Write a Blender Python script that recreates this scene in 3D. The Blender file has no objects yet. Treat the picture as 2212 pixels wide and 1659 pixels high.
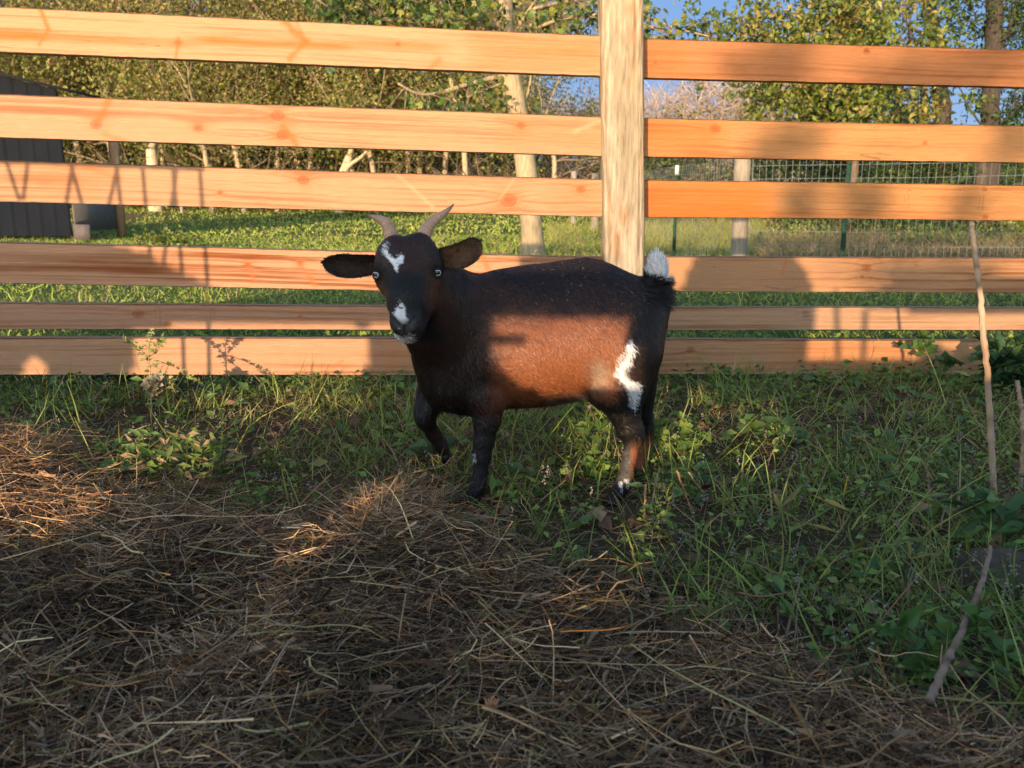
import bpy, math, random
import numpy as np
from math import sin, cos, tan, radians, pi
from mathutils import Vector

RNG = np.random.default_rng(7)
scene = bpy.context.scene
COL = scene.collection

# ---------------------------------------------------------------- camera
CAM_H = 0.68
FPX = 1850.0                      # focal length for a 2212 px wide picture
PITCH = math.atan((829.5 - 425.0) / FPX)
cam_d = bpy.data.cameras.new("camera")
cam_d.sensor_width = 36.0
cam_d.lens = 36.0 * FPX / 2212.0
cam_d.clip_start = 0.05
cam_d.clip_end = 2000.0
cam_d.dof.use_dof = True
cam_d.dof.focus_distance = 2.0
cam_d.dof.aperture_fstop = 7.5
cam = bpy.data.objects.new("camera", cam_d)
COL.objects.link(cam)
cam.location = (0, 0, CAM_H)
cam.rotation_euler = (radians(90) - PITCH, 0, 0)
scene.camera = cam

# ---------------------------------------------------------------- sky and sun
SUN_AZ = radians(18.0)            # light comes from behind the camera, from its left
SUN_EL = radians(8.5)
world = bpy.data.worlds.new("World")
scene.world = world
world.use_nodes = True
wn = world.node_tree
wn.nodes.clear()
sky = wn.nodes.new("ShaderNodeTexSky")
sky.sky_type = 'NISHITA'
sky.sun_disc = False
sky.sun_elevation = SUN_EL
sky.sun_rotation = pi + SUN_AZ
sky.altitude = 200
sky.air_density = 0.9
sky.dust_density = 0.7
sky.ozone_density = 1.3
bg = wn.nodes.new("ShaderNodeBackground")
bg.inputs[1].default_value = 0.15
wo = wn.nodes.new("ShaderNodeOutputWorld")
# the sky away from the sun is a deeper blue than the model gives at this hour
tco = wn.nodes.new("ShaderNodeTexCoord")
sxyz = wn.nodes.new("ShaderNodeSeparateXYZ")
wn.links.new(tco.outputs["Generated"], sxyz.inputs[0])
mry = wn.nodes.new("ShaderNodeMapRange")
mry.interpolation_type = 'SMOOTHSTEP'
mry.inputs[1].default_value = 0.1
mry.inputs[2].default_value = 0.7
wn.links.new(sxyz.outputs[1], mry.inputs[0])
mrz = wn.nodes.new("ShaderNodeMapRange")
mrz.interpolation_type = 'SMOOTHSTEP'
mrz.inputs[1].default_value = 0.35
mrz.inputs[2].default_value = 0.65
mrz.inputs[3].default_value = 0.92
mrz.inputs[4].default_value = 0.0
wn.links.new(sxyz.outputs[2], mrz.inputs[0])
mul = wn.nodes.new("ShaderNodeMath")
mul.operation = 'MULTIPLY'
wn.links.new(mry.outputs[0], mul.inputs[0])
wn.links.new(mrz.outputs[0], mul.inputs[1])
mixs = wn.nodes.new("ShaderNodeMix")
mixs.data_type = 'RGBA'
mixs.inputs[7].default_value = (0.40, 0.76, 1.6, 1)
wn.links.new(mul.outputs[0], mixs.inputs[0])
wn.links.new(sky.outputs[0], mixs.inputs[6])
wn.links.new(mixs.outputs[2], bg.inputs[0])
wn.links.new(bg.outputs[0], wo.inputs[0])

SUN_D = np.array([sin(SUN_AZ) * cos(SUN_EL), cos(SUN_AZ) * cos(SUN_EL), -sin(SUN_EL)])
sl = bpy.data.lights.new("sun", 'SUN')
sl.energy = 2.2
sl.angle = radians(0.45)
sl.color = (1.0, 0.725, 0.45)
sun = bpy.data.objects.new("sun", sl)
COL.objects.link(sun)
sun.rotation_euler = Vector(tuple(SUN_D)).to_track_quat('-Z', 'Y').to_euler()
sun.location = (-3, -6, 4)

scene.view_settings.view_transform = 'Standard'
scene.view_settings.look = 'None'
scene.view_settings.exposure = 1.56
scene.view_settings.gamma = 1.0
scene.render.engine = 'CYCLES'
scene.cycles.max_bounces = 6
scene.cycles.transparent_max_bounces = 4
scene.cycles.use_denoising = True

# ---------------------------------------------------------------- measuring helpers
CP, SP = cos(PITCH), sin(PITCH)


def ray(px, py):
    """direction of the sight line through a point of the 2212 x 1659 picture"""
    x = (np.asarray(px, float) - 1106.0) / FPX
    y = (829.5 - np.asarray(py, float)) / FPX
    return x, CP + y * SP, -SP + y * CP


def U(px, py, Y):
    dx, dy, dz = ray(px, py)
    t = Y / dy
    return np.stack(np.broadcast_arrays(dx * t, dy * t, CAM_H + dz * t), -1)


def G(px, py, z=0.0):
    dx, dy, dz = ray(px, py)
    t = (z - CAM_H) / dz
    return np.stack(np.broadcast_arrays(dx * t, dy * t, CAM_H + dz * t), -1)


def PROJ(P):
    P = np.asarray(P, float)
    x, y, z = P[..., 0], P[..., 1], P[..., 2] - CAM_H
    d = y * CP - z * SP
    u = y * SP + z * CP
    return 1106 + FPX * x / d, 829.5 - FPX * u / d


FENCE_Y0, FENCE_A = 3.05, 0.095


def fence_pt(px, py, back=0.0):
    dx, dy, dz = ray(px, py)
    t = (FENCE_Y0 + back) / (dy - FENCE_A * dx)
    return np.stack(np.broadcast_arrays(dx * t, dy * t, CAM_H + dz * t), -1)


# ---------------------------------------------------------------- noise
def _hash(ix, iy, seed):
    h = (ix.astype(np.int64) * 374761393 + iy.astype(np.int64) * 668265263 + seed * 1442695041) & 0x7fffffff
    h = (h ^ (h >> 13)) * 1274126177 & 0x7fffffff
    h = (h ^ (h >> 16)) & 0x7fffffff
    return (h % 65536) / 65535.0


def vnoise(x, y, seed=0):
    x = np.asarray(x, float)
    y = np.asarray(y, float)
    x, y = np.broadcast_arrays(x, y)
    ix, iy = np.floor(x), np.floor(y)
    fx, fy = x - ix, y - iy
    fx = fx * fx * (3 - 2 * fx)
    fy = fy * fy * (3 - 2 * fy)
    a = _hash(ix, iy, seed)
    b = _hash(ix + 1, iy, seed)
    c = _hash(ix, iy + 1, seed)
    d = _hash(ix + 1, iy + 1, seed)
    return (a * (1 - fx) + b * fx) * (1 - fy) + (c * (1 - fx) + d * fx) * fy


def fbm(x, y, seed=0, octaves=4):
    s, a, t = 0.0, 0.5, 0.0
    for o in range(octaves):
        s = s + a * vnoise(np.asarray(x) * 2 ** o, np.asarray(y) * 2 ** o, seed + o * 17)
        t += a
        a *= 0.5
    return s / t


def sstep(a, b, x):
    t = np.clip((np.asarray(x, float) - a) / (b - a), 0, 1)
    return t * t * (3 - 2 * t)


def mixc(a, b, t):
    t = np.asarray(t)[..., None]
    return np.asarray(a) * (1 - t) + np.asarray(b) * t


# ---------------------------------------------------------------- mesh helpers
def new_mesh(name, verts, faces, mat, parent=None, vcol=None, smooth=False):
    """faces: an (n,3) or (n,4) array, or a list of such arrays"""
    verts = np.asarray(verts, np.float32).reshape(-1, 3)
    if not isinstance(faces, list):
        faces = [faces]
    faces = [np.asarray(f, np.int32) for f in faces if len(f)]
    me = bpy.data.meshes.new(name)
    me.vertices.add(len(verts))
    me.vertices.foreach_set("co", verts.ravel())
    loops = np.concatenate([f.ravel() for f in faces])
    sizes = np.concatenate([np.full(len(f), f.shape[1], np.int32) for f in faces])
    starts = np.concatenate([[0], np.cumsum(sizes)[:-1]]).astype(np.int32)
    me.loops.add(len(loops))
    me.loops.foreach_set("vertex_index", loops)
    me.polygons.add(len(sizes))
    me.polygons.foreach_set("loop_start", starts)
    me.polygons.foreach_set("loop_total", sizes)
    if smooth:
        me.polygons.foreach_set("use_smooth", np.ones(len(sizes), bool))
    me.update(calc_edges=True)
    if vcol is not None:
        vcol = np.asarray(vcol, np.float32).reshape(len(verts), 3)
        at = me.color_attributes.new("tint", 'FLOAT_COLOR', 'POINT')
        at.data.foreach_set("color", np.concatenate([vcol, np.ones((len(verts), 1), np.float32)], 1).ravel())
    if mat is not None:
        for m in (mat if isinstance(mat, list) else [mat]):
            me.materials.append(m)
    o = bpy.data.objects.new(name, me)
    COL.objects.link(o)
    if parent is not None:
        o.parent = parent
        o.matrix_parent_inverse = parent.matrix_world.inverted() if False else o.matrix_parent_inverse
    return o


def tag(o, label=None, cat=None, group=None, kind=None):
    if label:
        o["label"] = label
    if cat:
        o["category"] = cat
    if group:
        o["group"] = group
    if kind:
        o["kind"] = kind
    return o


def empty(name, loc=(0, 0, 0), label=None, cat=None, group=None):
    o = bpy.data.objects.new(name, None)
    o.empty_display_size = 0.1
    COL.objects.link(o)
    o.location = tuple(float(v) for v in loc)
    return tag(o, label, cat, group)


class MB:
    """collects shapes and links them as one mesh"""

    def __init__(self):
        self.v, self.q, self.t, self.c, self.n = [], [], [], [], 0

    def add(self, v, q=None, t=None, c=(0.5, 0.5, 0.5)):
        v = np.asarray(v, float).reshape(-1, 3)
        self.v.append(v)
        if q is not None and len(q):
            self.q.append(np.asarray(q, np.int64).reshape(-1, 4) + self.n)
        if t is not None and len(t):
            self.t.append(np.asarray(t, np.int64).reshape(-1, 3) + self.n)
        c = np.asarray(c, float)
        self.c.append(np.broadcast_to(c, (len(v), 3)))
        self.n += len(v)

    def box(self, lo, hi, c=(0.5, 0.5, 0.5)):
        x0, y0, z0 = lo
        x1, y1, z1 = hi
        v = [(x0, y0, z0), (x1, y0, z0), (x1, y1, z0), (x0, y1, z0), (x0, y0, z1), (x1, y0, z1), (x1, y1, z1), (x0, y1, z1)]
        q = [(0, 3, 2, 1), (4, 5, 6, 7), (0, 1, 5, 4), (1, 2, 6, 5), (2, 3, 7, 6), (3, 0, 4, 7)]
        self.add(v, q, None, c)

    def hexa(self, v, c=(0.5, 0.5, 0.5)):
        q = [(0, 3, 2, 1), (4, 5, 6, 7), (0, 1, 5, 4), (1, 2, 6, 5), (2, 3, 7, 6), (3, 0, 4, 7)]
        self.add(v, q, None, c)

    def tube(self, pts, rad, sides=6, c=(0.5, 0.5, 0.5), caps=True):
        pts = np.asarray(pts, float)
        n = len(pts)
        rad = np.broadcast_to(np.asarray(rad, float), (n,))
        tg = np.gradient(pts, axis=0)
        tg /= np.linalg.norm(tg, axis=1)[:, None] + 1e-9
        up = np.array([0.0, 0.0, 1.0]) if abs(tg[0][2]) < 0.9 else np.array([1.0, 0.0, 0.0])
        rings = []
        for i in range(n):
            a = up - tg[i] * up.dot(tg[i])
            a /= np.linalg.norm(a) + 1e-9
            up = a
            b = np.cross(tg[i], a)
            an = np.arange(sides) * 2 * pi / sides
            rings.append(pts[i] + rad[i] * (np.cos(an)[:, None] * a + np.sin(an)[:, None] * b))
        v = np.concatenate(rings)
        i = np.arange(n - 1)[:, None] * sides
        j = np.arange(sides)[None, :]
        k = (j + 1) % sides
        q = np.stack([i + j, i + k, i + sides + k, i + sides + j], -1).reshape(-1, 4)
        t = []
        cc = np.asarray(c, float)
        if cc.ndim == 2:
            cc = np.repeat(cc, sides, 0)
        if caps:
            v = np.concatenate([v, pts[:1], pts[-1:]])
            e0, e1 = n * sides, n * sides + 1
            for s in range(sides):
                t.append((e0, (s + 1) % sides, s))
                t.append((e1, (n - 1) * sides + s, (n - 1) * sides + (s + 1) % sides))
            if cc.ndim == 2:
                cc = np.concatenate([cc, cc[:1], cc[-1:]])
        self.add(v, q, t, cc)

    def build(self, name, mat, parent=None, smooth=False, origin=None):
        v = np.concatenate(self.v)
        if origin is not None:
            v = v - np.asarray(origin)
        f = []
        if self.q:
            f.append(np.concatenate(self.q))
        if self.t:
            f.append(np.concatenate(self.t))
        return new_mesh(name, v, f, mat, parent, np.concatenate(self.c), smooth)


def norm(a):
    return a / (np.linalg.norm(a, axis=-1, keepdims=True) + 1e-12)


def ribbons(P, D, L, W, bend, side, col, seg=3, tip=0.1, colvar=None, crook=None):
    """flat curved strips. P roots (n,3); D directions; L lengths; W widths; bend (n,3) pulls the tip; side (n,3) width direction"""
    n = len(P)
    s = np.linspace(0, 1, seg + 1)[None, :, None]
    c = P[:, None, :] + D[:, None, :] * (L[:, None, None] * s) + bend[:, None, :] * (s ** 2)
    if crook is not None:
        c = c + crook[:, None, :] * np.sin(s * pi * 2)
    w = W[:, None, None] * (1 - (1 - tip) * s ** 1.5) * 0.5
    v = np.stack([c - side[:, None, :] * w, c + side[:, None, :] * w], 2)   # n, seg+1, 2, 3
    base = (np.arange(n) * (seg + 1) * 2)[:, None]
    k = (np.arange(seg) * 2)[None, :]
    a = base + k
    q = np.stack([a, a + 1, a + 3, a + 2], -1).reshape(-1, 4)
    cc = np.broadcast_to(np.asarray(col)[:, None, None, :], v.shape)
    return v.reshape(-1, 3), q, cc.reshape(-1, 3)


def leaves(P, ax, nr, L, W, col, fold=0.25):
    """small folded leaves: base, left, tip, right. ax = leaf axis, nr = normal"""
    ax = norm(ax)
    nr = norm(nr - ax * (nr * ax).sum(-1, keepdims=True))
    sd = np.cross(ax, nr)
    L = L[:, None]
    W = W[:, None]
    b = P
    m = P + ax * L * 0.5 - nr * L * fold * 0.3
    l = P + ax * L * 0.42 + sd * W * 0.5 + nr * W * fold
    r = P + ax * L * 0.42 - sd * W * 0.5 + nr * W * fold
    t = P + ax * L - nr * L * fold * 0.25
    v = np.stack([b, l, m, r, t], 1)
    i = (np.arange(len(P)) * 5)[:, None]
    tri = np.concatenate([i + np.array([[0, 2, 1]]), i + np.array([[0, 3, 2]]), i + np.array([[1, 2, 4]]), i + np.array([[2, 3, 4]])], 1).reshape(-1, 3)
    cc = np.broadcast_to(np.asarray(col)[:, None, :], v.shape)
    return v.reshape(-1, 3), tri, cc.reshape(-1, 3)


def rdir(n, rng=RNG):
    return norm(rng.normal(size=(n, 3)))


# ---------------------------------------------------------------- materials
def mat_attr(name, rough=0.7, spec=0.3, noise_scale=0.0, noise_amt=0.0, transl=0.0, bump=0.0, bump_scale=40.0, stretch=None, objcoord=True, sheen=0.0):
    """base colour from the mesh's tint attribute, varied by noise"""
    m = bpy.data.materials.new(name)
    m.use_nodes = True
    nt = m.node_tree
    N, Lk = nt.nodes, nt.links
    bs = N["Principled BSDF"]
    out = N["Material Output"]
    bs.inputs["Roughness"].default_value = rough
    bs.inputs["Specular IOR Level"].default_value = spec
    at = N.new("ShaderNodeAttribute")
    at.attribute_name = "tint"
    colout = at.outputs["Color"]
    tc = N.new("ShaderNodeTexCoord")
    mp = N.new("ShaderNodeMapping")
    Lk.new(tc.outputs["Object"], mp.inputs[0])
    if stretch:
        mp.inputs["Scale"].default_value = stretch
    if noise_amt > 0:
        nz = N.new("ShaderNodeTexNoise")
        nz.inputs["Scale"].default_value = noise_scale
        nz.inputs["Detail"].default_value = 5
        Lk.new(mp.outputs[0], nz.inputs["Vector"])
        mr = N.new("ShaderNodeMapRange")
        mr.inputs[1].default_value = 0.25
        mr.inputs[2].default_value = 0.75
        mr.inputs[3].default_value = 1 - noise_amt
        mr.inputs[4].default_value = 1 + noise_amt
        Lk.new(nz.outputs[0], mr.inputs[0])
        mu = N.new("ShaderNodeVectorMath")
        mu.operation = 'SCALE'
        Lk.new(colout, mu.inputs[0])
        Lk.new(mr.outputs[0], mu.inputs["Scale"])
        colout = mu.outputs[0]
    Lk.new(colout, bs.inputs["Base Color"])
    if sheen:
        bs.inputs["Sheen Weight"].default_value = sheen
    if bump > 0:
        nb = N.new("ShaderNodeTexNoise")
        nb.inputs["Scale"].default_value = bump_scale
        nb.inputs["Detail"].default_value = 6
        Lk.new(mp.outputs[0], nb.inputs["Vector"])
        bp = N.new("ShaderNodeBump")
        bp.inputs["Strength"].default_value = bump
        bp.inputs["Distance"].default_value = 0.01
        Lk.new(nb.outputs[0], bp.inputs["Height"])
        Lk.new(bp.outputs[0], bs.inputs["Normal"])
    if transl > 0:
        tr = N.new("ShaderNodeBsdfTranslucent")
        mx = N.new("ShaderNodeMixShader")
        mx.inputs[0].default_value = transl
        Lk.new(colout, tr.inputs[0])
        Lk.new(bs.outputs[0], mx.inputs[1])
        Lk.new(tr.outputs[0], mx.inputs[2])
        Lk.new(mx.outputs[0], out.inputs[0])
    return m


M_BOARD = mat_attr("sawn_pine", 0.6, 0.25, 14.0, 0.17, stretch=(1.2, 6, 40), bump=0.25, bump_scale=9)
M_POST = mat_attr("peeled_post_wood", 0.8, 0.15, 9.0, 0.38, stretch=(9, 9, 1.3), bump=1.0, bump_scale=9)
M_STRAW = mat_attr("dry_hay", 0.75, 0.2, 60, 0.25)
M_GRASS = mat_attr("grass_blades", 0.55, 0.35, 30, 0.2, transl=0.25)
M_LEAF = mat_attr("leaves", 0.45, 0.4, 60, 0.15, transl=0.3)
M_BARK = mat_attr("bark", 0.9, 0.15, 12, 0.3, stretch=(3, 3, 0.7), bump=1.0, bump_scale=14)
M_GROUND = mat_attr("soil_and_turf", 0.95, 0.1, 9, 0.35, bump=0.8, bump_scale=30)
M_STONE = mat_attr("rough_stone", 0.9, 0.2, 14, 0.35, bump=1.0, bump_scale=22)
M_COAT = mat_attr("short_goat_coat", 0.6, 0.25, 90, 0.15, bump=0.3, bump_scale=260)
M_FUR = mat_attr("goat_hair", 0.42, 0.42, 0, 0)
M_HORN = mat_attr("horn", 0.55, 0.35, 20, 0.15)
M_METAL = mat_attr("dull_metal", 0.4, 0.5)
M_PAINT = mat_attr("painted_steel", 0.85, 0.08, 3, 0.12)
M_WOOD = mat_attr("weathered_wood", 0.85, 0.15, 8, 0.25, stretch=(6, 6, 1), bump=0.5, bump_scale=18)
M_EYE = mat_attr("eye", 0.08, 0.7)
# ---------------------------------------------------------------- ground
_hay_px = np.array([-900, -300, 0, 150, 235, 330, 460, 560, 650, 740, 800, 870, 960, 1010, 1100, 1250, 1400, 1600, 1800, 2000, 2212, 2600, 3200], float)
_hay_py = np.array([930, 930, 930, 985, 1050, 1090, 1110, 1130, 1135, 1120, 1085, 1060, 1075, 1110, 1180, 1255, 1310, 1380, 1440, 1520, 1610, 1700, 1800], float)
_hb = G(_hay_px, _hay_py)


def hay_edge(x):
    """Y of the far edge of the spilled hay, as a function of X"""
    o = np.argsort(_hb[:, 0])
    return np.interp(x, _hb[o, 0], _hb[o, 1])


_hoof = [G(1022, 1080), G(1330, 1088), G(1362, 1042)]


def feet_clear(x, y):
    m = np.ones(np.broadcast(x, y).shape)
    for h_ in _hoof:
        m = m * (1 - 0.93 * np.exp(-(((x - h_[0] * y / h_[1]) / 0.05) ** 4 + ((y - h_[1] + 0.07) / 0.14) ** 4)))
    return m


def H(x, y):
    x = np.asarray(x, float)
    y = np.asarray(y, float)
    near = 1 - sstep(3.5, 8, y)
    h = (fbm(x * 2.2, y * 2.2, 3, 3) - 0.5) * 0.05 * near
    h = h + (fbm(x * 0.15, y * 0.15, 9, 3) - 0.5) * 0.25 * sstep(5, 14, y)
    # hay heap
    e = hay_edge(x) - y
    inside = sstep(-0.02, 0.28, e)
    h = h + inside * (0.020 + 0.085 * (fbm(x * 4.6 + 5, y * 6.0, 21, 3) - 0.25))
    m = G(855, 1110)
    h = h + 0.035 * np.exp(-(((x - m[0]) / 0.10) ** 2 + ((y - m[1] + 0.03) / 0.09) ** 2))
    m = G(20, 1000)
    h = h + 0.05 * np.exp(-(((x - m[0]) / 0.35) ** 2 + ((y - m[1] + 0.05) / 0.22) ** 2))
    # a trodden flat spot under the goat's feet
    f = np.exp(-(((x - 0.08) / 0.35) ** 2 + ((y - 1.92) / 0.18) ** 2))
    h = h * (1 - 0.8 * f)
    h = h - 0.9 * h * (1 - feet_clear(x, y))
    far = sstep(10, 45, y)
    h = h + 0.35 * far
    h = h + 5.0 * sstep(50, 130, y)
    return h


xs = np.concatenate([np.linspace(-180, -12, 40), np.linspace(-11.6, -3, 60), np.linspace(-2.95, 2.95, 200), np.linspace(3, 11.6, 60), np.linspace(12, 180, 40)])
ys = np.concatenate([np.linspace(-40, -0.5, 30), np.linspace(-0.4, 3.6, 150), np.linspace(3.65, 14, 160), np.linspace(14.3, 60, 110), np.linspace(61, 400, 60)])
gx, gy = np.meshgrid(xs, ys)
gz = H(gx, gy)
dirt_c = G(225, 480)


def field_col(x, y):
    n1 = fbm(x * 0.8, y * 0.5, 31, 4)
    n2 = fbm(x * 4, y * 4, 41, 3)
    g = mixc((0.055, 0.085, 0.018), (0.13, 0.14, 0.035), sstep(0.35, 0.65, n1))
    g = mixc(g, (0.20, 0.15, 0.06), 0.5 * sstep(0.5, 0.75, n2))
    d = np.exp(-(((x - dirt_c[0]) / 1.1) ** 2 + ((y - dirt_c[1]) / 2.2) ** 2)) * 1.8
    d = np.clip(d * (0.5 + n2), 0, 1)
    return mixc(g, (0.22, 0.13, 0.075), d)


def near_col(x, y):
    n = fbm(x * 8, y * 8, 51, 4)
    soil = mixc((0.035, 0.028, 0.016), (0.075, 0.058, 0.03), n)
    hay = mixc((0.04, 0.026, 0.014), (0.10, 0.065, 0.035), n)
    return mixc(soil, hay, sstep(-0.05, 0.05, hay_edge(x) - y))


gc = mixc(near_col(gx, gy), field_col(gx, gy), sstep(2.9, 3.6, gy))
ny, nx = gx.shape
idx = np.arange(ny * nx).reshape(ny, nx)
quads = np.stack([idx[:-1, :-1], idx[:-1, 1:], idx[1:, 1:], idx[1:, :-1]], -1).reshape(-1, 4)
ground = new_mesh("ground", np.stack([gx, gy, gz], -1), quads, M_GROUND, vcol=gc.reshape(-1, 3), smooth=True)
tag(ground, kind="structure")

# ---------------------------------------------------------------- added unseen shade casters: a panel cut to the shadow outlines, and lattice bars
BACK_Y = -0.9


def to_back(P, by=None):
    P = np.asarray(P, float)
    t = (P[..., 1] - (BACK_Y if by is None else by)) / SUN_D[1]
    q = P - t[..., None] * SUN_D
    return np.stack([q[..., 0], q[..., 2]], -1)


def FP(pts):
    a = np.array(pts, float)
    return to_back(fence_pt(a[:, 0], a[:, 1]))


def GP(pts, Y=1.84):
    a = np.array(pts, float)
    return to_back(U(a[:, 0], a[:, 1], Y))


def SPOT(pts, z=0.0):
    a = np.array(pts, float)
    P = G(a[:, 0], a[:, 1], 0.02)
    out = []
    for dz in np.arange(0.0, z + 0.001, 0.03):
        out.append(to_back(P + np.array([0, 0, dz])))
    return out


def inpoly(x, y, poly):
    c = np.zeros(x.shape, bool)
    n = len(poly)
    for i in range(n):
        x0, y0 = poly[i]
        x1, y1 = poly[(i + 1) % n]
        if y0 == y1:
            continue
        hit = ((y0 > y) != (y1 > y)) & (x < (x1 - x0) * (y - y0) / (y1 - y0) + x0)
        c ^= hit
    return c


solids = [
    FP([(-700, 510), (80, 508), (220, 520), (310, 548), (395, 590), (440, 612), (500, 642), (500, 696), (285, 705), (282, 812), (283, 1100), (-700, 1100)]),
    FP([(430, 642), (1500, 642), (1500, 694), (430, 696)]),                  # rail
    FP([(760, 690), (790, 690), (786, 712), (763, 712)]),
    FP([(796, 716), (1115, 716), (1118, 560), (1150, 538), (1300, 540), (1318, 600), (1322, 1100), (780, 1100), (786, 800), (800, 760)]),
    FP([(1493, 556), (1560, 515), (1660, 522), (1718, 556), (1745, 600), (1760, 655), (1752, 712), (1738, 735), (1733, 775), (1733, 1100), (1400, 1100), (1437, 786), (1515, 786), (1517, 736), (1500, 736), (1502, 650), (1463, 632), (1476, 600)]),
    FP([(1850, 640), (1960, 605), (2500, 585), (2500, 676), (1900, 668)]),
    FP([(1733, 774), (1990, 776), (2010, 740), (2060, 760), (2500, 735), (2500, 1100), (1733, 1100)]),
    # low part of the shade mask
    FP([(280, 814), (800, 814), (800, 1100), (280, 1100)]),
    GP([(1040, 690), (1046, 700), (1052, 722), (1128, 727), (1128, 731), (1058, 736), (1062, 760), (1072, 790), (1100, 825), (1150, 846), (1270, 872), (1400, 885), (1500, 880), (1500, 1500), (900, 1500), (900, 690)]),
]
low = np.array([(-9.0, -0.1), (-9, 1.2), (-4, 1.15), (-3.05, 1.0), (-2.0, 1.0), (-1.5, 1.0), (-0.6, 1.05), (0.5, 1.2), (9, 1.2), (9, -0.1)]) + np.array([0.42, -0.404])
holes = [
    SPOT([(-60, 950), (50, 955), (105, 985), (115, 1030), (50, 1060), (-60, 1050)], 0.06),
    SPOT([(195, 1010), (250, 930), (330, 890), (430, 870), (540, 900), (570, 975), (490, 1035), (350, 1090), (215, 1100)], 0.12),
    SPOT([(765, 1150), (810, 1080), (860, 1055), (880, 1075), (835, 1120), (790, 1180)], 0.06),
    SPOT([(1235, 980), (1262, 880), (1330, 855), (1510, 855), (1560, 920), (1530, 985), (1440, 990), (1390, 1010), (1250, 1015)], 0.03),
    SPOT([(1570, 895), (1680, 885), (1710, 960), (1590, 985)], 0.03),
    SPOT([(1290, 1170), (1420, 1090), (1440, 1170), (1380, 1220)], 0.05),
    FP([(40, 815), (52, 780), (72, 766), (92, 780), (102, 815)]),
]
cs = 0.02
bx = np.arange(-6.5, 4.5, cs)
bz = np.arange(-0.1, 1.5, cs)
BX, BZ = np.meshgrid(bx + cs / 2, bz + cs / 2)
occ = inpoly(BX, BZ, low)
holes = [q for h_ in holes for q in (h_ if isinstance(h_, list) else [h_])]
for s_ in holes:
    occ &= ~inpoly(BX, BZ, s_)
for k_, s_ in enumerate(solids):
    m_ = inpoly(BX, BZ, s_)
    if k_ in (0, 3, 4, 6, 7, 8):
        for h_ in holes:
            m_ &= ~inpoly(BX, BZ, h_)
    occ |= m_
wb = MB()
for r in range(occ.shape[0]):
    row = occ[r].astype(int)
    d = np.diff(np.concatenate([[0], row, [0]]))
    for a_, b_ in zip(np.where(d == 1)[0], np.where(d == -1)[0]):
        wb.box((bx[0] + a_ * cs, BACK_Y - 0.03, bz[0] + r * cs), (bx[0] + b_ * cs, BACK_Y, bz[0] + (r + 1) * cs), (0.12, 0.09, 0.06))
shade_panel = wb.build("shade_mask", M_WOOD)  # added out of view, outline shaped to cast the wanted shadows
tag(shade_panel, kind="structure")

bars = MB()


def bar(p0, p1, w, by=1.15):
    a, b = to_back(fence_pt(np.array([p0[0], p1[0]]), np.array([p0[1], p1[1]])), by)
    bars.tube([(a[0], by, a[1]), (b[0], by, b[1])], w / 2, 6, (0.2, 0.2, 0.2))


for p0, p1 in [((14, 350), (42, 432)), ((60, 350), (50, 432)), ((157, 355), (143, 440)), ((153, 355), (178, 444)), ((254, 360), (235, 445)), ((252, 360), (261, 445)),
               ((308, 362), (327, 580)), ((382, 364), (352, 575)), ((373, 364), (396, 612)), ((432, 366), (450, 640)),
               ((395, 725), (398, 815)), ((450, 640), (452, 815))]:
    bar(p0, p1, 0.014)
bar((1807, 625), (1812, 775), 0.022, -0.8)
bar((1872, 668), (1867, 775), 0.022, -0.8)
bar((-300, 330), (440, 362), 0.026)
bar((-300, 428), (180, 446), 0.016)
shade_bars = bars.build("lattice_shade_bars", M_METAL)  # added out of view to cast the lattice shadows on the boards
tag(shade_bars, kind="structure")
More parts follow.
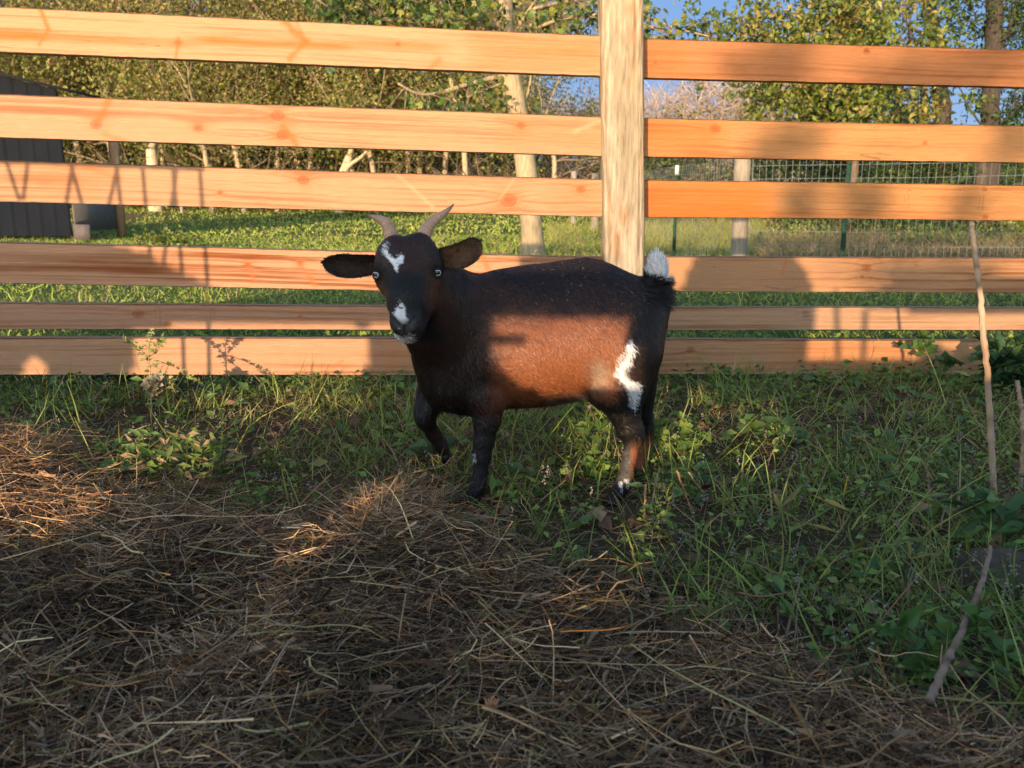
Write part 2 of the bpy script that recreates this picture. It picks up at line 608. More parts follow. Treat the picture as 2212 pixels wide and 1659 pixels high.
# ---------------------------------------------------------------- the board fence
def board(name, top, bot, back, thick, base, knots, streaks, seed, label, marks=(), grain=1.0, dark=0.0):
    """top / bot: [(px, py), (px, py)] edges in the picture; the board stands on the fence plane"""
    pl = fence_pt(np.array([top[0][0], top[1][0], bot[1][0], bot[0][0]]), np.array([top[0][1], top[1][1], bot[1][1], bot[0][1]]), back)
    TL, TR, BR, BL = pl
    length = np.linalg.norm(TR - TL)
    height = np.linalg.norm(TL - BL)
    nu = int(length / 0.004) + 1
    nv = int(height / 0.0035) + 1
    u = np.linspace(0, 1, nu)[None, :]
    v = np.linspace(0, 1, nv)[:, None]
    P = (TL * (1 - u[..., None]) + TR * u[..., None]) * (1 - v[..., None]) + (BL * (1 - u[..., None]) + BR * u[..., None]) * v[..., None]
    # gentle bow so that the sawn edges are not ruler straight
    wob = (vnoise(u * length * 1.3 + seed, 0 * u, seed) - 0.5) * 0.003
    edge = (vnoise(u * length * 30 + seed, 0 * u, seed + 2) - 0.5) * 0.0012
    P = P + np.array([0, 0, 1.0]) * (wob + edge * (1 - 2 * v))[..., None]
    px, py = PROJ(P)
    um = u * length + 0 * v
    vm = v * height + 0 * u
    ang = np.zeros_like(um)
    disp = np.zeros_like(um)
    halo = np.zeros_like(um)
    core = np.zeros_like(um)
    ring = np.zeros_like(um)
    for (kx, kv, kr, ko) in knots:
        ku = np.interp(kx, px[nv // 2], um[nv // 2])
        dx = (um - ku) / 1.3
        dy = vm - kv * height
        r = np.sqrt(dx * dx + dy * dy) + 1e-6
        disp += np.sign(dy) * kr * 1.1 * np.exp(-(r / (kr * 2.6)) ** 1.3)
        halo = np.maximum(halo, ko * np.exp(-(r / (kr * 2.0)) ** 2))
        core = np.maximum(core, sstep(kr * 0.75, kr * 0.45, r))
        ring += np.exp(-((r - kr * 0.85) / (kr * 0.16)) ** 2) * 0.8 + np.sin(r / kr * 14) * 0.25 * np.exp(-(r / (kr * 1.3)) ** 4)
    vd = vm + disp
    bend = (fbm(um * 0.9, vd * 3, seed + 5, 2) - 0.5) * 0.05
    g1 = vnoise(um * 1.1, (vd + bend) * 150, seed)
    g2 = vnoise(um * 2.5, (vd + bend) * 420, seed + 3)
    g3 = fbm(um * 3, vd * 22, seed + 8, 3)
    g = 0.55 * g1 + 0.25 * g2 + 0.4 * (g3 - 0.5)
    base = np.array(base)
    c = mixc(base * 1.12, base * np.array([0.72, 0.55, 0.42]), grain * sstep(0.30, 0.80, g) * 1.0)
    c = mixc(c, base * np.array([1.1, 1.15, 1.2]), 0.5 * sstep(0.5, 0.7, fbm(um * 1.5, vd * 9, seed + 30, 3)))
    org = np.array([0.58, 0.13, 0.018])
    for (x0, x1, v0, hw, am) in streaks:
        u0 = np.interp(x0, px[nv // 2], um[nv // 2])
        u1 = np.interp(x1, px[nv // 2], um[nv // 2])
        soft = 0.06
        m = sstep(u0 - soft, u0 + soft, um) * (1 - sstep(u1 - soft, u1 + soft, um))
        vv = (vm / height - v0 + 0.10 * (fbm(um * 4, vm * 2, seed + 12, 2) - 0.5)) / hw
        m = m * np.exp(-np.abs(vv) ** 3) * am * (0.7 + 0.5 * vnoise(um * 6, vm * 160, seed + 14))
        c = mixc(c, org, np.clip(m, 0, 1))
    c = mixc(c, org, np.clip(halo * (0.5 + 0.6 * vnoise(um * 40, vm * 60, seed + 21)), 0, 0.9))
    c = mixc(c, base * np.array([0.75, 0.38, 0.22]), core * 0.7)
    c = c * (1 - np.clip(ring, 0, 1)[..., None] * np.array([0.40, 0.60, 0.70]))
    # branches of orange resin (chevrons), scratches, stains
    for mk in marks:
        kind, x0, v0, x1, v1, w, am = mk
        u0 = np.interp(x0, px[nv // 2], um[nv // 2])
        u1 = np.interp(x1, px[nv // 2], um[nv // 2])
        a = np.array([u0, v0 * height])
        b = np.array([u1, v1 * height])
        d = b - a
        t = np.clip(((um - a[0]) * d[0] + (vm - a[1]) * d[1]) / (d @ d + 1e-12), 0, 1)
        dist = np.hypot(um - a[0] - t * d[0], vm - a[1] - t * d[1]) + (fbm(um * 60, vm * 60, seed + 40, 2) - 0.5) * w * 0.9
        m = np.clip(np.exp(-(dist / w) ** 2) * am, 0, 1)
        tgt = {'o': org, 's': base * 1.35 + 0.05, 'd': np.array([0.05, 0.035, 0.025])}[kind]
        c = mixc(c, tgt, m)
    c = np.clip(c, 0.01, 0.9)
    # end grain darkening is left to light; back and edges get the base colour
    n = nu * nv
    front = P.reshape(-1, 3)
    fi = np.arange(n).reshape(nv, nu)
    qf = np.stack([fi[:-1, :-1], fi[1:, :-1], fi[1:, 1:], fi[:-1, 1:]], -1).reshape(-1, 4)
    nrm = norm(np.array([-FENCE_A, 1.0, 0.0]))
    bev = 0.0015
    loop = np.concatenate([fi[0, :], fi[1:, -1], fi[-1, -2::-1], fi[-2:0:-1, 0]])
    ctr = front.mean(0)
    L0 = front[loop]
    inward = np.zeros_like(L0)
    r1 = L0 + nrm * bev
    grow = np.zeros_like(L0)
    top_n, right_n = nu, nv - 1
    zdir = np.array([0, 0, bev])
    grow[:nu] += zdir
    grow[nu + nv - 1 - 1: nu + nv - 1 + nu - 1] -= zdir
    r1 = r1 + grow
    r2 = L0 + nrm * thick + grow
    m = len(loop)
    V = np.concatenate([front, r1, r2])
    k = np.arange(m)
    k2 = (k + 1) % m
    q1 = np.stack([loop[k], loop[k2], n + k2, n + k], -1)
    q2 = np.stack([n + k, n + k2, n + m + k2, n + m + k], -1)
    # back face: strip between matching top and bottom edge points
    ti = n + m + np.arange(nu)
    bi = n + m + (nu + nv - 2 + np.arange(nu))[::-1]
    q3 = np.stack([ti[:-1], ti[1:], bi[1:], bi[:-1]], -1)
    ec = np.broadcast_to(base * 0.95, (2 * m, 3)) * (0.85 + 0.3 * RNG.random((2 * m, 1)))
    C = np.concatenate([c.reshape(-1, 3), ec])
    o = new_mesh(name, V - TL, [qf[:, ::-1], q1, q2, q3], M_BOARD, vcol=C)
    o.location = tuple(TL)
    return tag(o, label, "fence board", "boards of the paddock fence")


PALE = (0.46, 0.245, 0.13)
TAN = (0.50, 0.27, 0.13)
ORG = (0.38, 0.155, 0.06)
XL = -620
xe = 1300


def ln(x0, y0, x1, y1, xa, xb):
    f = lambda x: y0 + (y1 - y0) * (x - x0) / (x1 - x0)
    return [(xa, f(xa)), (xb, f(xb))]


board("fence_board", ln(0, 15, 1290, 77.7, XL, xe), ln(0, 111, 1290, 163.6, XL, xe), 0, 0.038, PALE,
      [(385, .62, .007, .8), (860, .42, .006, .6)],
      [(-300, 110, .62, .13, .95), (110, 420, .62, .10, .6), (420, 760, .52, .11, .9), (760, 960, .45, .12, .55), (1020, 1310, .45, .5, .45)], 11,
      "topmost board left of the round post with a bright orange heartwood streak along it",
      [('o', 88, 0, 104, .45, .008, .9), ('o', 104, .45, 85, .8, .006, .7), ('o', 386, .5, 380, 1.0, .005, .7), ('o', 612, 0, 660, .45, .012, .8), ('o', 660, .45, 625, .9, .010, .7), ('o', 640, 0, 660, .45, .006, .5),
       ('o', 930, 1.0, 950, .75, .012, .5), ('d', 158, .68, 195, .67, .0009, .7), ('d', 290, .68, 345, .72, .0009, .7)])
board("fence_board", ln(0, 204, 1297, 253, XL, xe), ln(0, 296, 1297, 336.5, XL, xe), 0, 0.038, PALE,
      [(207, .62, .014, .5), (428, .62, .012, .6), (600, .25, .016, .5), (612, .72, .016, .8), (1125, .3, .010, .5)],
      [(1080, 1310, .5, .5, .3)], 23,
      "second board from the top on the left, two knots one above the other",
      [('o', 215, .5, 235, .05, .012, .7), ('o', 225, .85, 275, 1.0, .010, .4), ('o', 612, .5, 640, .95, .010, .7), ('s', 1240, .4, 1297, .1, .008, .5)])
board("fence_board", ln(0, 347, 1297, 388.5, XL, xe), ln(0, 435, 1297, 468, XL, xe), 0, 0.038, PALE,
      [(655, .25, .015, .45), (1098, .62, .022, .6), (1255, .28, .012, .5), (475, .62, .006, .5)],
      [(1180, 1310, .55, .5, .25), (60, 230, .4, .5, .22)], 37,
      "third board from the top on the left, with a large orange knot near the horns",
      [('s', 860, .05, 935, .85, .006, .5), ('s', 1110, .05, 1080, .6, .005, .4), ('o', 185, .1, 260, .35, .008, .4)])
board("fence_board", ln(0, 524, 1300, 556, XL, xe), ln(0, 611, 1300, 636, XL, xe), 0, 0.038, (0.47, 0.245, 0.135),
      [(648, .35, .007, .6), (535, .4, .006, .4)], [], 41,
      "fourth board from the top on the left, half shaded, behind the goat's face",
      [('o', 648, .35, 680, .9, .008, .5), ('o', 535, .4, 550, .8, .006, .4), ('o', 1040, .0, 1055, .35, .012, .6)], grain=1.6)
board("fence_board", ln(0, 655, 672, 660.7, XL, xe), ln(0, 710, 672, 712, XL, xe), 0, 0.038, (0.42, 0.22, 0.125),
      [(299, .4, .015, .1), (362, .8, .010, .1), (648, .45, .004, .3)], [], 53,
      "narrow fifth board on the left, with a dark round knot and grey stamp marks",
      [('d', 345, .15, 346, .9, .0022, .28), ('d', 336, .15, 337, .9, .0018, .22), ('d', 455, .15, 456, .9, .0025, .2), ('d', 463, .15, 464, .85, .002, .2)])
board("fence_board", ln(0, 731, 850, 731.3, XL, xe), ln(0, 810, 850, 810, XL, xe), 0, 0.038, (0.47, 0.25, 0.135),
      [(500, .5, .006, .2)], [(820, 880, .5, .5, .3)], 67,
      "bottom board left of the goat, in the weeds, sun on its right half", [('o', 740, .6, 700, 1.0, .006, .3)])
xr = 1391
RB = 0.045
board("fence_board", ln(1392, 83, 2212, 108.6, xr, 2880), ln(1392, 167, 2212, 188, xr, 2880), RB, 0.038, ORG,
      [(1872, .15, .009, .1), (1416, .6, .005, .3)], [(1380, 1480, .5, .6, .35)], 71,
      "topmost board right of the post, dark orange with leaf shade across it", [('d', 1868, .1, 1876, .15, .0018, .5)])
board("fence_board", ln(1392, 256, 2212, 272, xr, 2880), ln(1392, 338.5, 2212, 350.6, xr, 2880), RB, 0.038, (0.43, 0.20, 0.075),
      [(1545, .22, .015, .1), (1998, .5, .007, .1)], [(1380, 1560, .45, .45, .6)], 83,
      "second board from the top on the right, with dirt smudges along its lower edge",
      [('d', 1860, .86, 1900, .96, .003, .55), ('d', 1895, .80, 1925, .86, .002, .5), ('d', 1880, .12, 1900, .1, .002, .4), ('s', 1985, .1, 1984, .28, .001, .5)])
board("fence_board", ln(1392, 390, 2212, 400.5, xr, 2880), ln(1392, 469, 2212, 476, xr, 2880), RB, 0.038, (0.43, 0.195, 0.07),
      [(2127, .12, .008, .1), (2128, .92, .010, .1)], [(1380, 1660, .5, .8, .8), (1380, 1640, .8, .3, .6)], 97,
      "third board from the top on the right, orange at its left end, with small stamps",
      [('d', 1959, .22, 1965, .16, .0011, .6), ('d', 1965, .16, 1969, .22, .0011, .6), ('d', 1959, .235, 1969, .235, .0011, .6), ('d', 1963, .3, 1962, .62, .0016, .35), ('d', 1955, .3, 1954, .5, .0014, .25),
       ('d', 1962, .66, 1962, .7, .002, .6), ('d', 2117, .3, 2114, .68, .0020, .3), ('d', 2125, .28, 2122, .7, .0022, .3), ('s', 2076, .22, 2074, .28, .001, .8), ('s', 2075, .36, 2074, .38, .001, .8)])
board("fence_board", ln(1392, 555, 2212, 557, xr, 2880), ln(1392, 629, 2212, 631, xr, 2880), RB, 0.038, (0.40, 0.205, 0.10),
      [(1872, .3, .014, .15), (1862, .55, .007, .2), (2116, .5, .007, .1), (1978, .2, .003, .1)], [], 103,
      "fourth board on the right behind the white tail, crossed by a large rounded shadow",
      [('o', 1700, .05, 1688, .5, .004, .6), ('d', 1655, .86, 1700, .95, .003, .35), ('d', 1700, .95, 1720, .88, .003, .3), ('d', 1541, .3, 1545, .25, .002, .5)], grain=1.5)
board("fence_board", ln(1392, 664, 2212, 665, xr, 2880), ln(1392, 712, 2212, 713, xr, 2880), RB, 0.038, (0.40, 0.23, 0.13),
      [(1741, .3, .013, .0)], [], 113,
      "narrow fifth board on the right, grey knot between its shaded and sunlit halves", [('s', 1728, .35, 1765, .25, .004, .5)], grain=1.3)
board("fence_board", ln(1392, 733.5, 2110, 735.5, xr, 2122), ln(1392, 808, 2110, 808, xr, 2122), RB, 0.038, (0.42, 0.22, 0.105),
      [(1492, .3, .012, .1)], [(1700, 2000, .4, .4, .25)], 127,
      "bottom board right of the goat, ending short at the leafy weeds", [], grain=1.4)

# round-edged post
root_p = fence_pt(1344, 838, -0.035)
pm = MB()
prof_n = 64
hs = np.linspace(-0.15, 1.62, 240)
ang = np.arange(prof_n) * 2 * pi / prof_n
hw = 0.0730
rings = []
cols = []
for z in hs:
    f = (z - 0.0)
    ex = 0.35
    cxv = np.sign(np.cos(ang)) * np.abs(np.cos(ang)) ** ex
    cyv = np.sign(np.sin(ang)) * np.abs(np.sin(ang)) ** ex
    nz = vnoise(ang * 3 + 9, np.full(prof_n, z * 5), 5) + 0.5 * vnoise(ang * 14, np.full(prof_n, z * 6), 6)
    r = hw * (1 + 0.035 * (nz - 0.5))
    x = cxv * r - 0.038 * (z - 0.35) - 0.001
    y = cyv * 0.055 + 0.052
    rings.append(np.stack([x, y, np.full(prof_n, z)], -1))
    n1 = vnoise(ang * 9, np.full(prof_n, z * 2.2), 15)
    n2 = fbm(np.cos(ang) * 5, np.full(prof_n, z * 5), 25, 3)
    c = mixc((0.35, 0.28, 0.19), (0.20, 0.135, 0.08), sstep(0.45, 0.75, n1) * 0.8)
    c = mixc(c, (0.36, 0.17, 0.07), 0.6 * sstep(0.55, 0.68, n2))
    c = mixc(c, (0.46, 0.39, 0.29), 0.6 * sstep(0.55, 0.62, fbm(ang * 4, np.full(prof_n, z * 3.0), 35, 3)))
    cols.append(c)
pv = np.concatenate(rings)
i = np.arange(len(hs) - 1)[:, None] * prof_n
j = np.arange(prof_n)[None, :]
k = (j + 1) % prof_n
pq = np.stack([i + j, i + k, i + prof_n + k, i + prof_n + j], -1).reshape(-1, 4)
post = new_mesh("fence_post", pv, pq, M_POST, vcol=np.concatenate(cols), smooth=False)
post.location = (root_p[0], root_p[1] - 0.012, 0.0)
tag(post, "thick pale peeled wooden post standing between the left and right fence boards", "fence post")
# ---------------------------------------------------------------- the goat
def u(px, py, Y):
    return U(px, py, Y)


VS = 0.0045
g0 = np.array([-0.50, 1.50, -0.02])
g1 = np.array([0.50, 2.28, 0.74])
gn = np.ceil((g1 - g0) / VS).astype(int)
AX = [g0[a] + VS * np.arange(gn[a]) for a in range(3)]
FLD = np.full(gn, 0.2, np.float32)


def put(fn, lo, hi, k, sub=False):
    m = k + 3 * VS
    i0 = np.clip(((np.array(lo) - m - g0) / VS).astype(int), 0, gn)
    i1 = np.clip(((np.array(hi) + m - g0) / VS).astype(int) + 2, 0, gn)
    X, Y, Z = np.meshgrid(AX[0][i0[0]:i1[0]], AX[1][i0[1]:i1[1]], AX[2][i0[2]:i1[2]], indexing='ij')
    d = fn(X, Y, Z).astype(np.float32)
    s = (slice(i0[0], i1[0]), slice(i0[1], i1[1]), slice(i0[2], i1[2]))
    f = FLD[s]
    if sub:
        d = -d
        h = np.maximum(k - np.abs(f - d), 0) / k
        FLD[s] = np.maximum(f, d) + h * h * k * 0.25
    else:
        h = np.maximum(k - np.abs(f - d), 0) / k
        FLD[s] = np.minimum(f, d) - h * h * k * 0.25


def cone(a, b, ra, rb, k=0.03, sub=False, sy=1.0):
    """round cone; sy > 1 makes it wider across the body (Y)"""
    a = np.array(a, float)
    b = np.array(b, float)

    def fn(X, Y, Z):
        bax, bay, baz = b - a
        px_, py_, pz_ = X - a[0], (Y - a[1]), Z - a[2]
        h = np.clip((px_ * bax + py_ * bay + pz_ * baz) / (bax * bax + bay * bay + baz * baz + 1e-12), 0, 1)
        return np.sqrt((px_ - h * bax) ** 2 + ((py_ - h * bay) / sy) ** 2 + (pz_ - h * baz) ** 2) - (ra + (rb - ra) * h)
    r = max(ra, rb) * max(1, sy)
    put(fn, np.minimum(a, b) - r, np.maximum(a, b) + r, k, sub)


def chain(pts, k=0.03, sy=1.0):
    """pts: (px, py, Y, radius in px)"""
    P = [u(p[0], p[1], p[2]) for p in pts]
    R = [p[3] * (p[2] * 1.0 / CP + 0.02) / FPX for p in pts]
    for q in range(len(pts) - 1):
        cone(P[q], P[q + 1], R[q], R[q + 1], k, sy=sy)


# trunk
chain([(1015, 700, 1.95, 88), (1090, 690, 1.96, 96), (1170, 682, 1.97, 99), (1262, 672, 1.97, 101), (1335, 690, 1.97, 97)], 0.04, 1.06)
chain([(1002, 774, 1.95, 86), (1080, 771, 1.96, 94), (1170, 757, 1.97, 104), (1262, 738, 1.97, 101), (1328, 746, 1.97, 88)], 0.05, 1.12)
chain([(1080, 745, 1.96, 105), (1270, 720, 1.97, 112)], 0.05, 1.15)
# brisket and chest
chain([(965, 765, 1.94, 64), (985, 820, 1.93, 56), (1030, 840, 1.94, 50)], 0.04, 1.1)
# rump and thighs
chain([(1340, 690, 1.93, 78), (1345, 760, 1.90, 72), (1342, 830, 1.88, 50), (1348, 885, 1.87, 33)], 0.035)
chain([(1350, 690, 2.02, 76), (1352, 760, 2.04, 70), (1360, 830, 2.06, 50), (1376, 885, 2.07, 34)], 0.035)
chain([(1290, 800, 1.93, 48), (1315, 838, 1.90, 40)], 0.04)
# near hind leg: gaskin, hock, cannon, pastern
chain([(1346, 880, 1.87, 33), (1360, 925, 1.87, 27), (1368, 950, 1.87, 19), (1360, 985, 1.86, 14), (1352, 1022, 1.85, 13.5), (1347, 1045, 1.845, 15.5), (1334, 1066, 1.84, 15), (1323, 1077, 1.838, 13)], 0.012)
chain([(1376, 930, 1.87, 14), (1385, 944, 1.87, 9)], 0.012)
chain([(1397, 928, 2.08, 12), (1402, 940, 2.08, 8)], 0.012)
# far hind leg
chain([(1374, 880, 2.07, 32), (1386, 922, 2.08, 25), (1390, 944, 2.08, 18), (1385, 975, 2.075, 13), (1381, 1000, 2.07, 12), (1377, 1018, 2.065, 14), (1366, 1030, 2.06, 13)], 0.012)
# near fore leg
chain([(1035, 780, 1.91, 66), (1050, 850, 1.88, 46), (1052, 905, 1.87, 28), (1045, 950, 1.865, 21), (1041, 985, 1.86, 18), (1038, 1015, 1.855, 13.5), (1035, 1042, 1.85, 15), (1026, 1062, 1.845, 15), (1016, 1072, 1.843, 13)], 0.015)
# far fore leg, lifted: forearm forward and down, shank folded back under
chain([(965, 800, 1.98, 60), (938, 848, 1.99, 35), (919, 884, 1.975, 22), (919, 906, 1.975, 19), (936, 936, 2.00, 14), (950, 958, 2.01, 13), (957, 972, 2.015, 14)], 0.015)
# neck
chain([(1010, 700, 1.95, 84), (965, 668, 1.90, 80), (925, 625, 1.85, 66), (905, 590, 1.82, 56)], 0.04)
chain([(985, 780, 1.94, 74), (965, 735, 1.91, 62), (930, 690, 1.87, 54), (905, 640, 1.83, 50)], 0.04)
# skull
chain([(855, 562, 1.775, 43), (904, 560, 1.78, 45)], 0.02)
chain([(857, 537, 1.78, 26), (850, 560, 1.765, 26)], 0.012)
chain([(903, 535, 1.78, 28), (912, 560, 1.77, 28)], 0.012)
chain([(848, 598, 1.765, 34), (912, 596, 1.77, 36)], 0.025)
chain([(880, 600, 1.745, 46), (876, 650, 1.70, 34), (873, 690, 1.675, 25)], 0.02)
chain([(858, 612, 1.76, 32), (866, 660, 1.72, 24)], 0.02)
chain([(908, 612, 1.765, 34), (896, 662, 1.72, 27)], 0.02)
# muzzle, lips, chin
chain([(865, 694, 1.672, 21), (888, 694, 1.674, 22)], 0.015)
chain([(870, 711, 1.678, 21), (889, 712, 1.682, 21)], 0.010)
chain([(871, 727, 1.688, 14), (890, 725, 1.698, 14)], 0.006)
chain([(890, 700, 1.72, 30), (900, 650, 1.77, 40)], 0.02)
# brows and cheekbones
chain([(824, 578, 1.752, 14), (838, 570, 1.742, 15)], 0.012)
chain([(940, 575, 1.765, 14), (922, 567, 1.748, 15)], 0.012)
chain([(826, 602, 1.758, 13), (842, 616, 1.745, 13)], 0.012)
chain([(937, 599, 1.768, 13), (920, 614, 1.752, 13)], 0.012)
# nostrils and eye sockets
cone(u(892, 687, 1.652), u(880, 697, 1.649), 0.0045, 0.0022, 0.005, sub=True)
cone(u(855, 688, 1.650), u(865, 697, 1.648), 0.0040, 0.0020, 0.005, sub=True)
# mouth line
cone(u(873, 716, 1.655), u(873, 706, 1.653), 0.0018, 0.0014, 0.004, sub=True)
mpts = [u(850, 716, 1.676), u(862, 720, 1.662), u(873, 719, 1.657), u(886, 721, 1.662), u(902, 716, 1.682)]
for q in range(4):
    cone(mpts[q], mpts[q + 1], 0.0028, 0.0028, 0.004, sub=True)
# tail root
chain([(1372, 640, 1.97, 30), (1398, 632, 1.97, 26), (1415, 612, 1.965, 20), (1424, 588, 1.96, 13), (1420, 574, 1.958, 10), (1414, 562, 1.956, 5)], 0.02)
chain([(1400, 645, 1.97, 28), (1418, 655, 1.97, 20), (1412, 690, 1.97, 18)], 0.03)


def surface_nets(F, org, vs):
    S = F < 0
    nx_, ny_, nz_ = F.shape
    acc = np.zeros((nx_ - 1, ny_ - 1, nz_ - 1), np.int8)
    cs_ = {}
    for a in (0, 1):
        for b in (0, 1):
            for c in (0, 1):
                acc += S[a:nx_ - 1 + a, b:ny_ - 1 + b, c:nz_ - 1 + c]
    act = (acc > 0) & (acc < 8)
    ii, jj, kk = np.where(act)
    n = len(ii)
    idx = -np.ones(act.shape, np.int64)
    idx[ii, jj, kk] = np.arange(n)
    P = np.zeros((n, 3))
    W = np.zeros(n)
    cor = [(a, b, c) for a in (0, 1) for b in (0, 1) for c in (0, 1)]
    for p in cor:
        for ax in range(3):
            if p[ax] == 0:
                q = list(p)
                q[ax] = 1
                fa = F[ii + p[0], jj + p[1], kk + p[2]]
                fb = F[ii + q[0], jj + q[1], kk + q[2]]
                m = (fa < 0) != (fb < 0)
                t = np.where(m, fa / np.where(m, fa - fb, 1), 0)
                pt = np.tile(np.array(p, float), (n, 1))
                pt[:, ax] += t
                P[m] += pt[m]
                W[m] += 1
    P = P / W[:, None] + np.stack([ii, jj, kk], -1)
    P = org + P * vs
    quads_ = []
    for ax in range(3):
        sl0 = [slice(1, -1)] * 3
        a0 = [slice(1, -1)] * 3
        b0 = [slice(1, -1)] * 3
        a0[ax] = slice(1, -2)
        b0[ax] = slice(2, -1)
        A = S[tuple(a0)]
        B = S[tuple(b0)]
        e = np.argwhere(A != B) + 1
        o1, o2 = (ax + 1) % 3, (ax + 2) % 3
        d1 = np.zeros(3, int)
        d1[o1] = 1
        d2 = np.zeros(3, int)
        d2[o2] = 1
        g = lambda E: idx[E[:, 0], E[:, 1], E[:, 2]]
        q = np.stack([g(e - d1 - d2), g(e - d2), g(e), g(e - d1)], -1)
        ins = S[e[:, 0], e[:, 1], e[:, 2]]
        q = np.where(ins[:, None], q, q[:, ::-1])
        quads_.append(q)
    return P, np.concatenate(quads_)


BV, BQ = surface_nets(FLD, g0, VS)
# keep the one connected body
lab = np.arange(len(BV))
for _ in range(400):
    m_ = lab[BQ].min(1)
    new = lab.copy()
    for a_ in range(4):
        np.minimum.at(new, BQ[:, a_], m_)
    new = new[new]
    if (new == lab).all():
        break
    lab = new
big = np.bincount(lab).argmax()
keep = lab == big
remap = np.cumsum(keep) - 1
BQ = remap[BQ[keep[BQ[:, 0]]]]
BV = BV[keep]
# relax a little
for _ in range(3):
    s_ = np.zeros_like(BV)
    w_ = np.zeros(len(BV))
    for a_, b_ in ((0, 1), (1, 2), (2, 3), (3, 0)):
        np.add.at(s_, BQ[:, a_], BV[BQ[:, b_]])
        np.add.at(s_, BQ[:, b_], BV[BQ[:, a_]])
        np.add.at(w_, BQ[:, a_], 1)
        np.add.at(w_, BQ[:, b_], 1)
    BV = BV * 0.5 + 0.5 * s_ / w_[:, None]
fn_ = np.cross(BV[BQ[:, 2]] - BV[BQ[:, 0]], BV[BQ[:, 3]] - BV[BQ[:, 1]])
BN = np.zeros_like(BV)
for a_ in range(4):
    np.add.at(BN, BQ[:, a_], fn_)
BN = norm(BN)

BLACK = np.array([0.009, 0.0075, 0.0077])
DBROWN = np.array([0.024, 0.0110, 0.0078])
BROWN = np.array([0.19, 0.062, 0.027])
RUST = np.array([0.30, 0.098, 0.036])
WHITE = np.array([0.74, 0.74, 0.75])
GREY = np.array([0.17, 0.155, 0.13])


def polyd(x, y, poly, soft):
    """soft inside-ness of a polygon"""
    poly = np.array(poly, float)
    d = np.full(x.shape, 1e9)
    n = len(poly)
    for i in range(n):
        a = poly[i]
        b = poly[(i + 1) % n]
        e = b - a
        t = np.clip(((x - a[0]) * e[0] + (y - a[1]) * e[1]) / (e @ e), 0, 1)
        d = np.minimum(d, np.hypot(x - a[0] - t * e[0], y - a[1] - t * e[1]))
    d = np.where(inpoly(x, y, poly), d, -d)
    return sstep(-soft, soft, d)


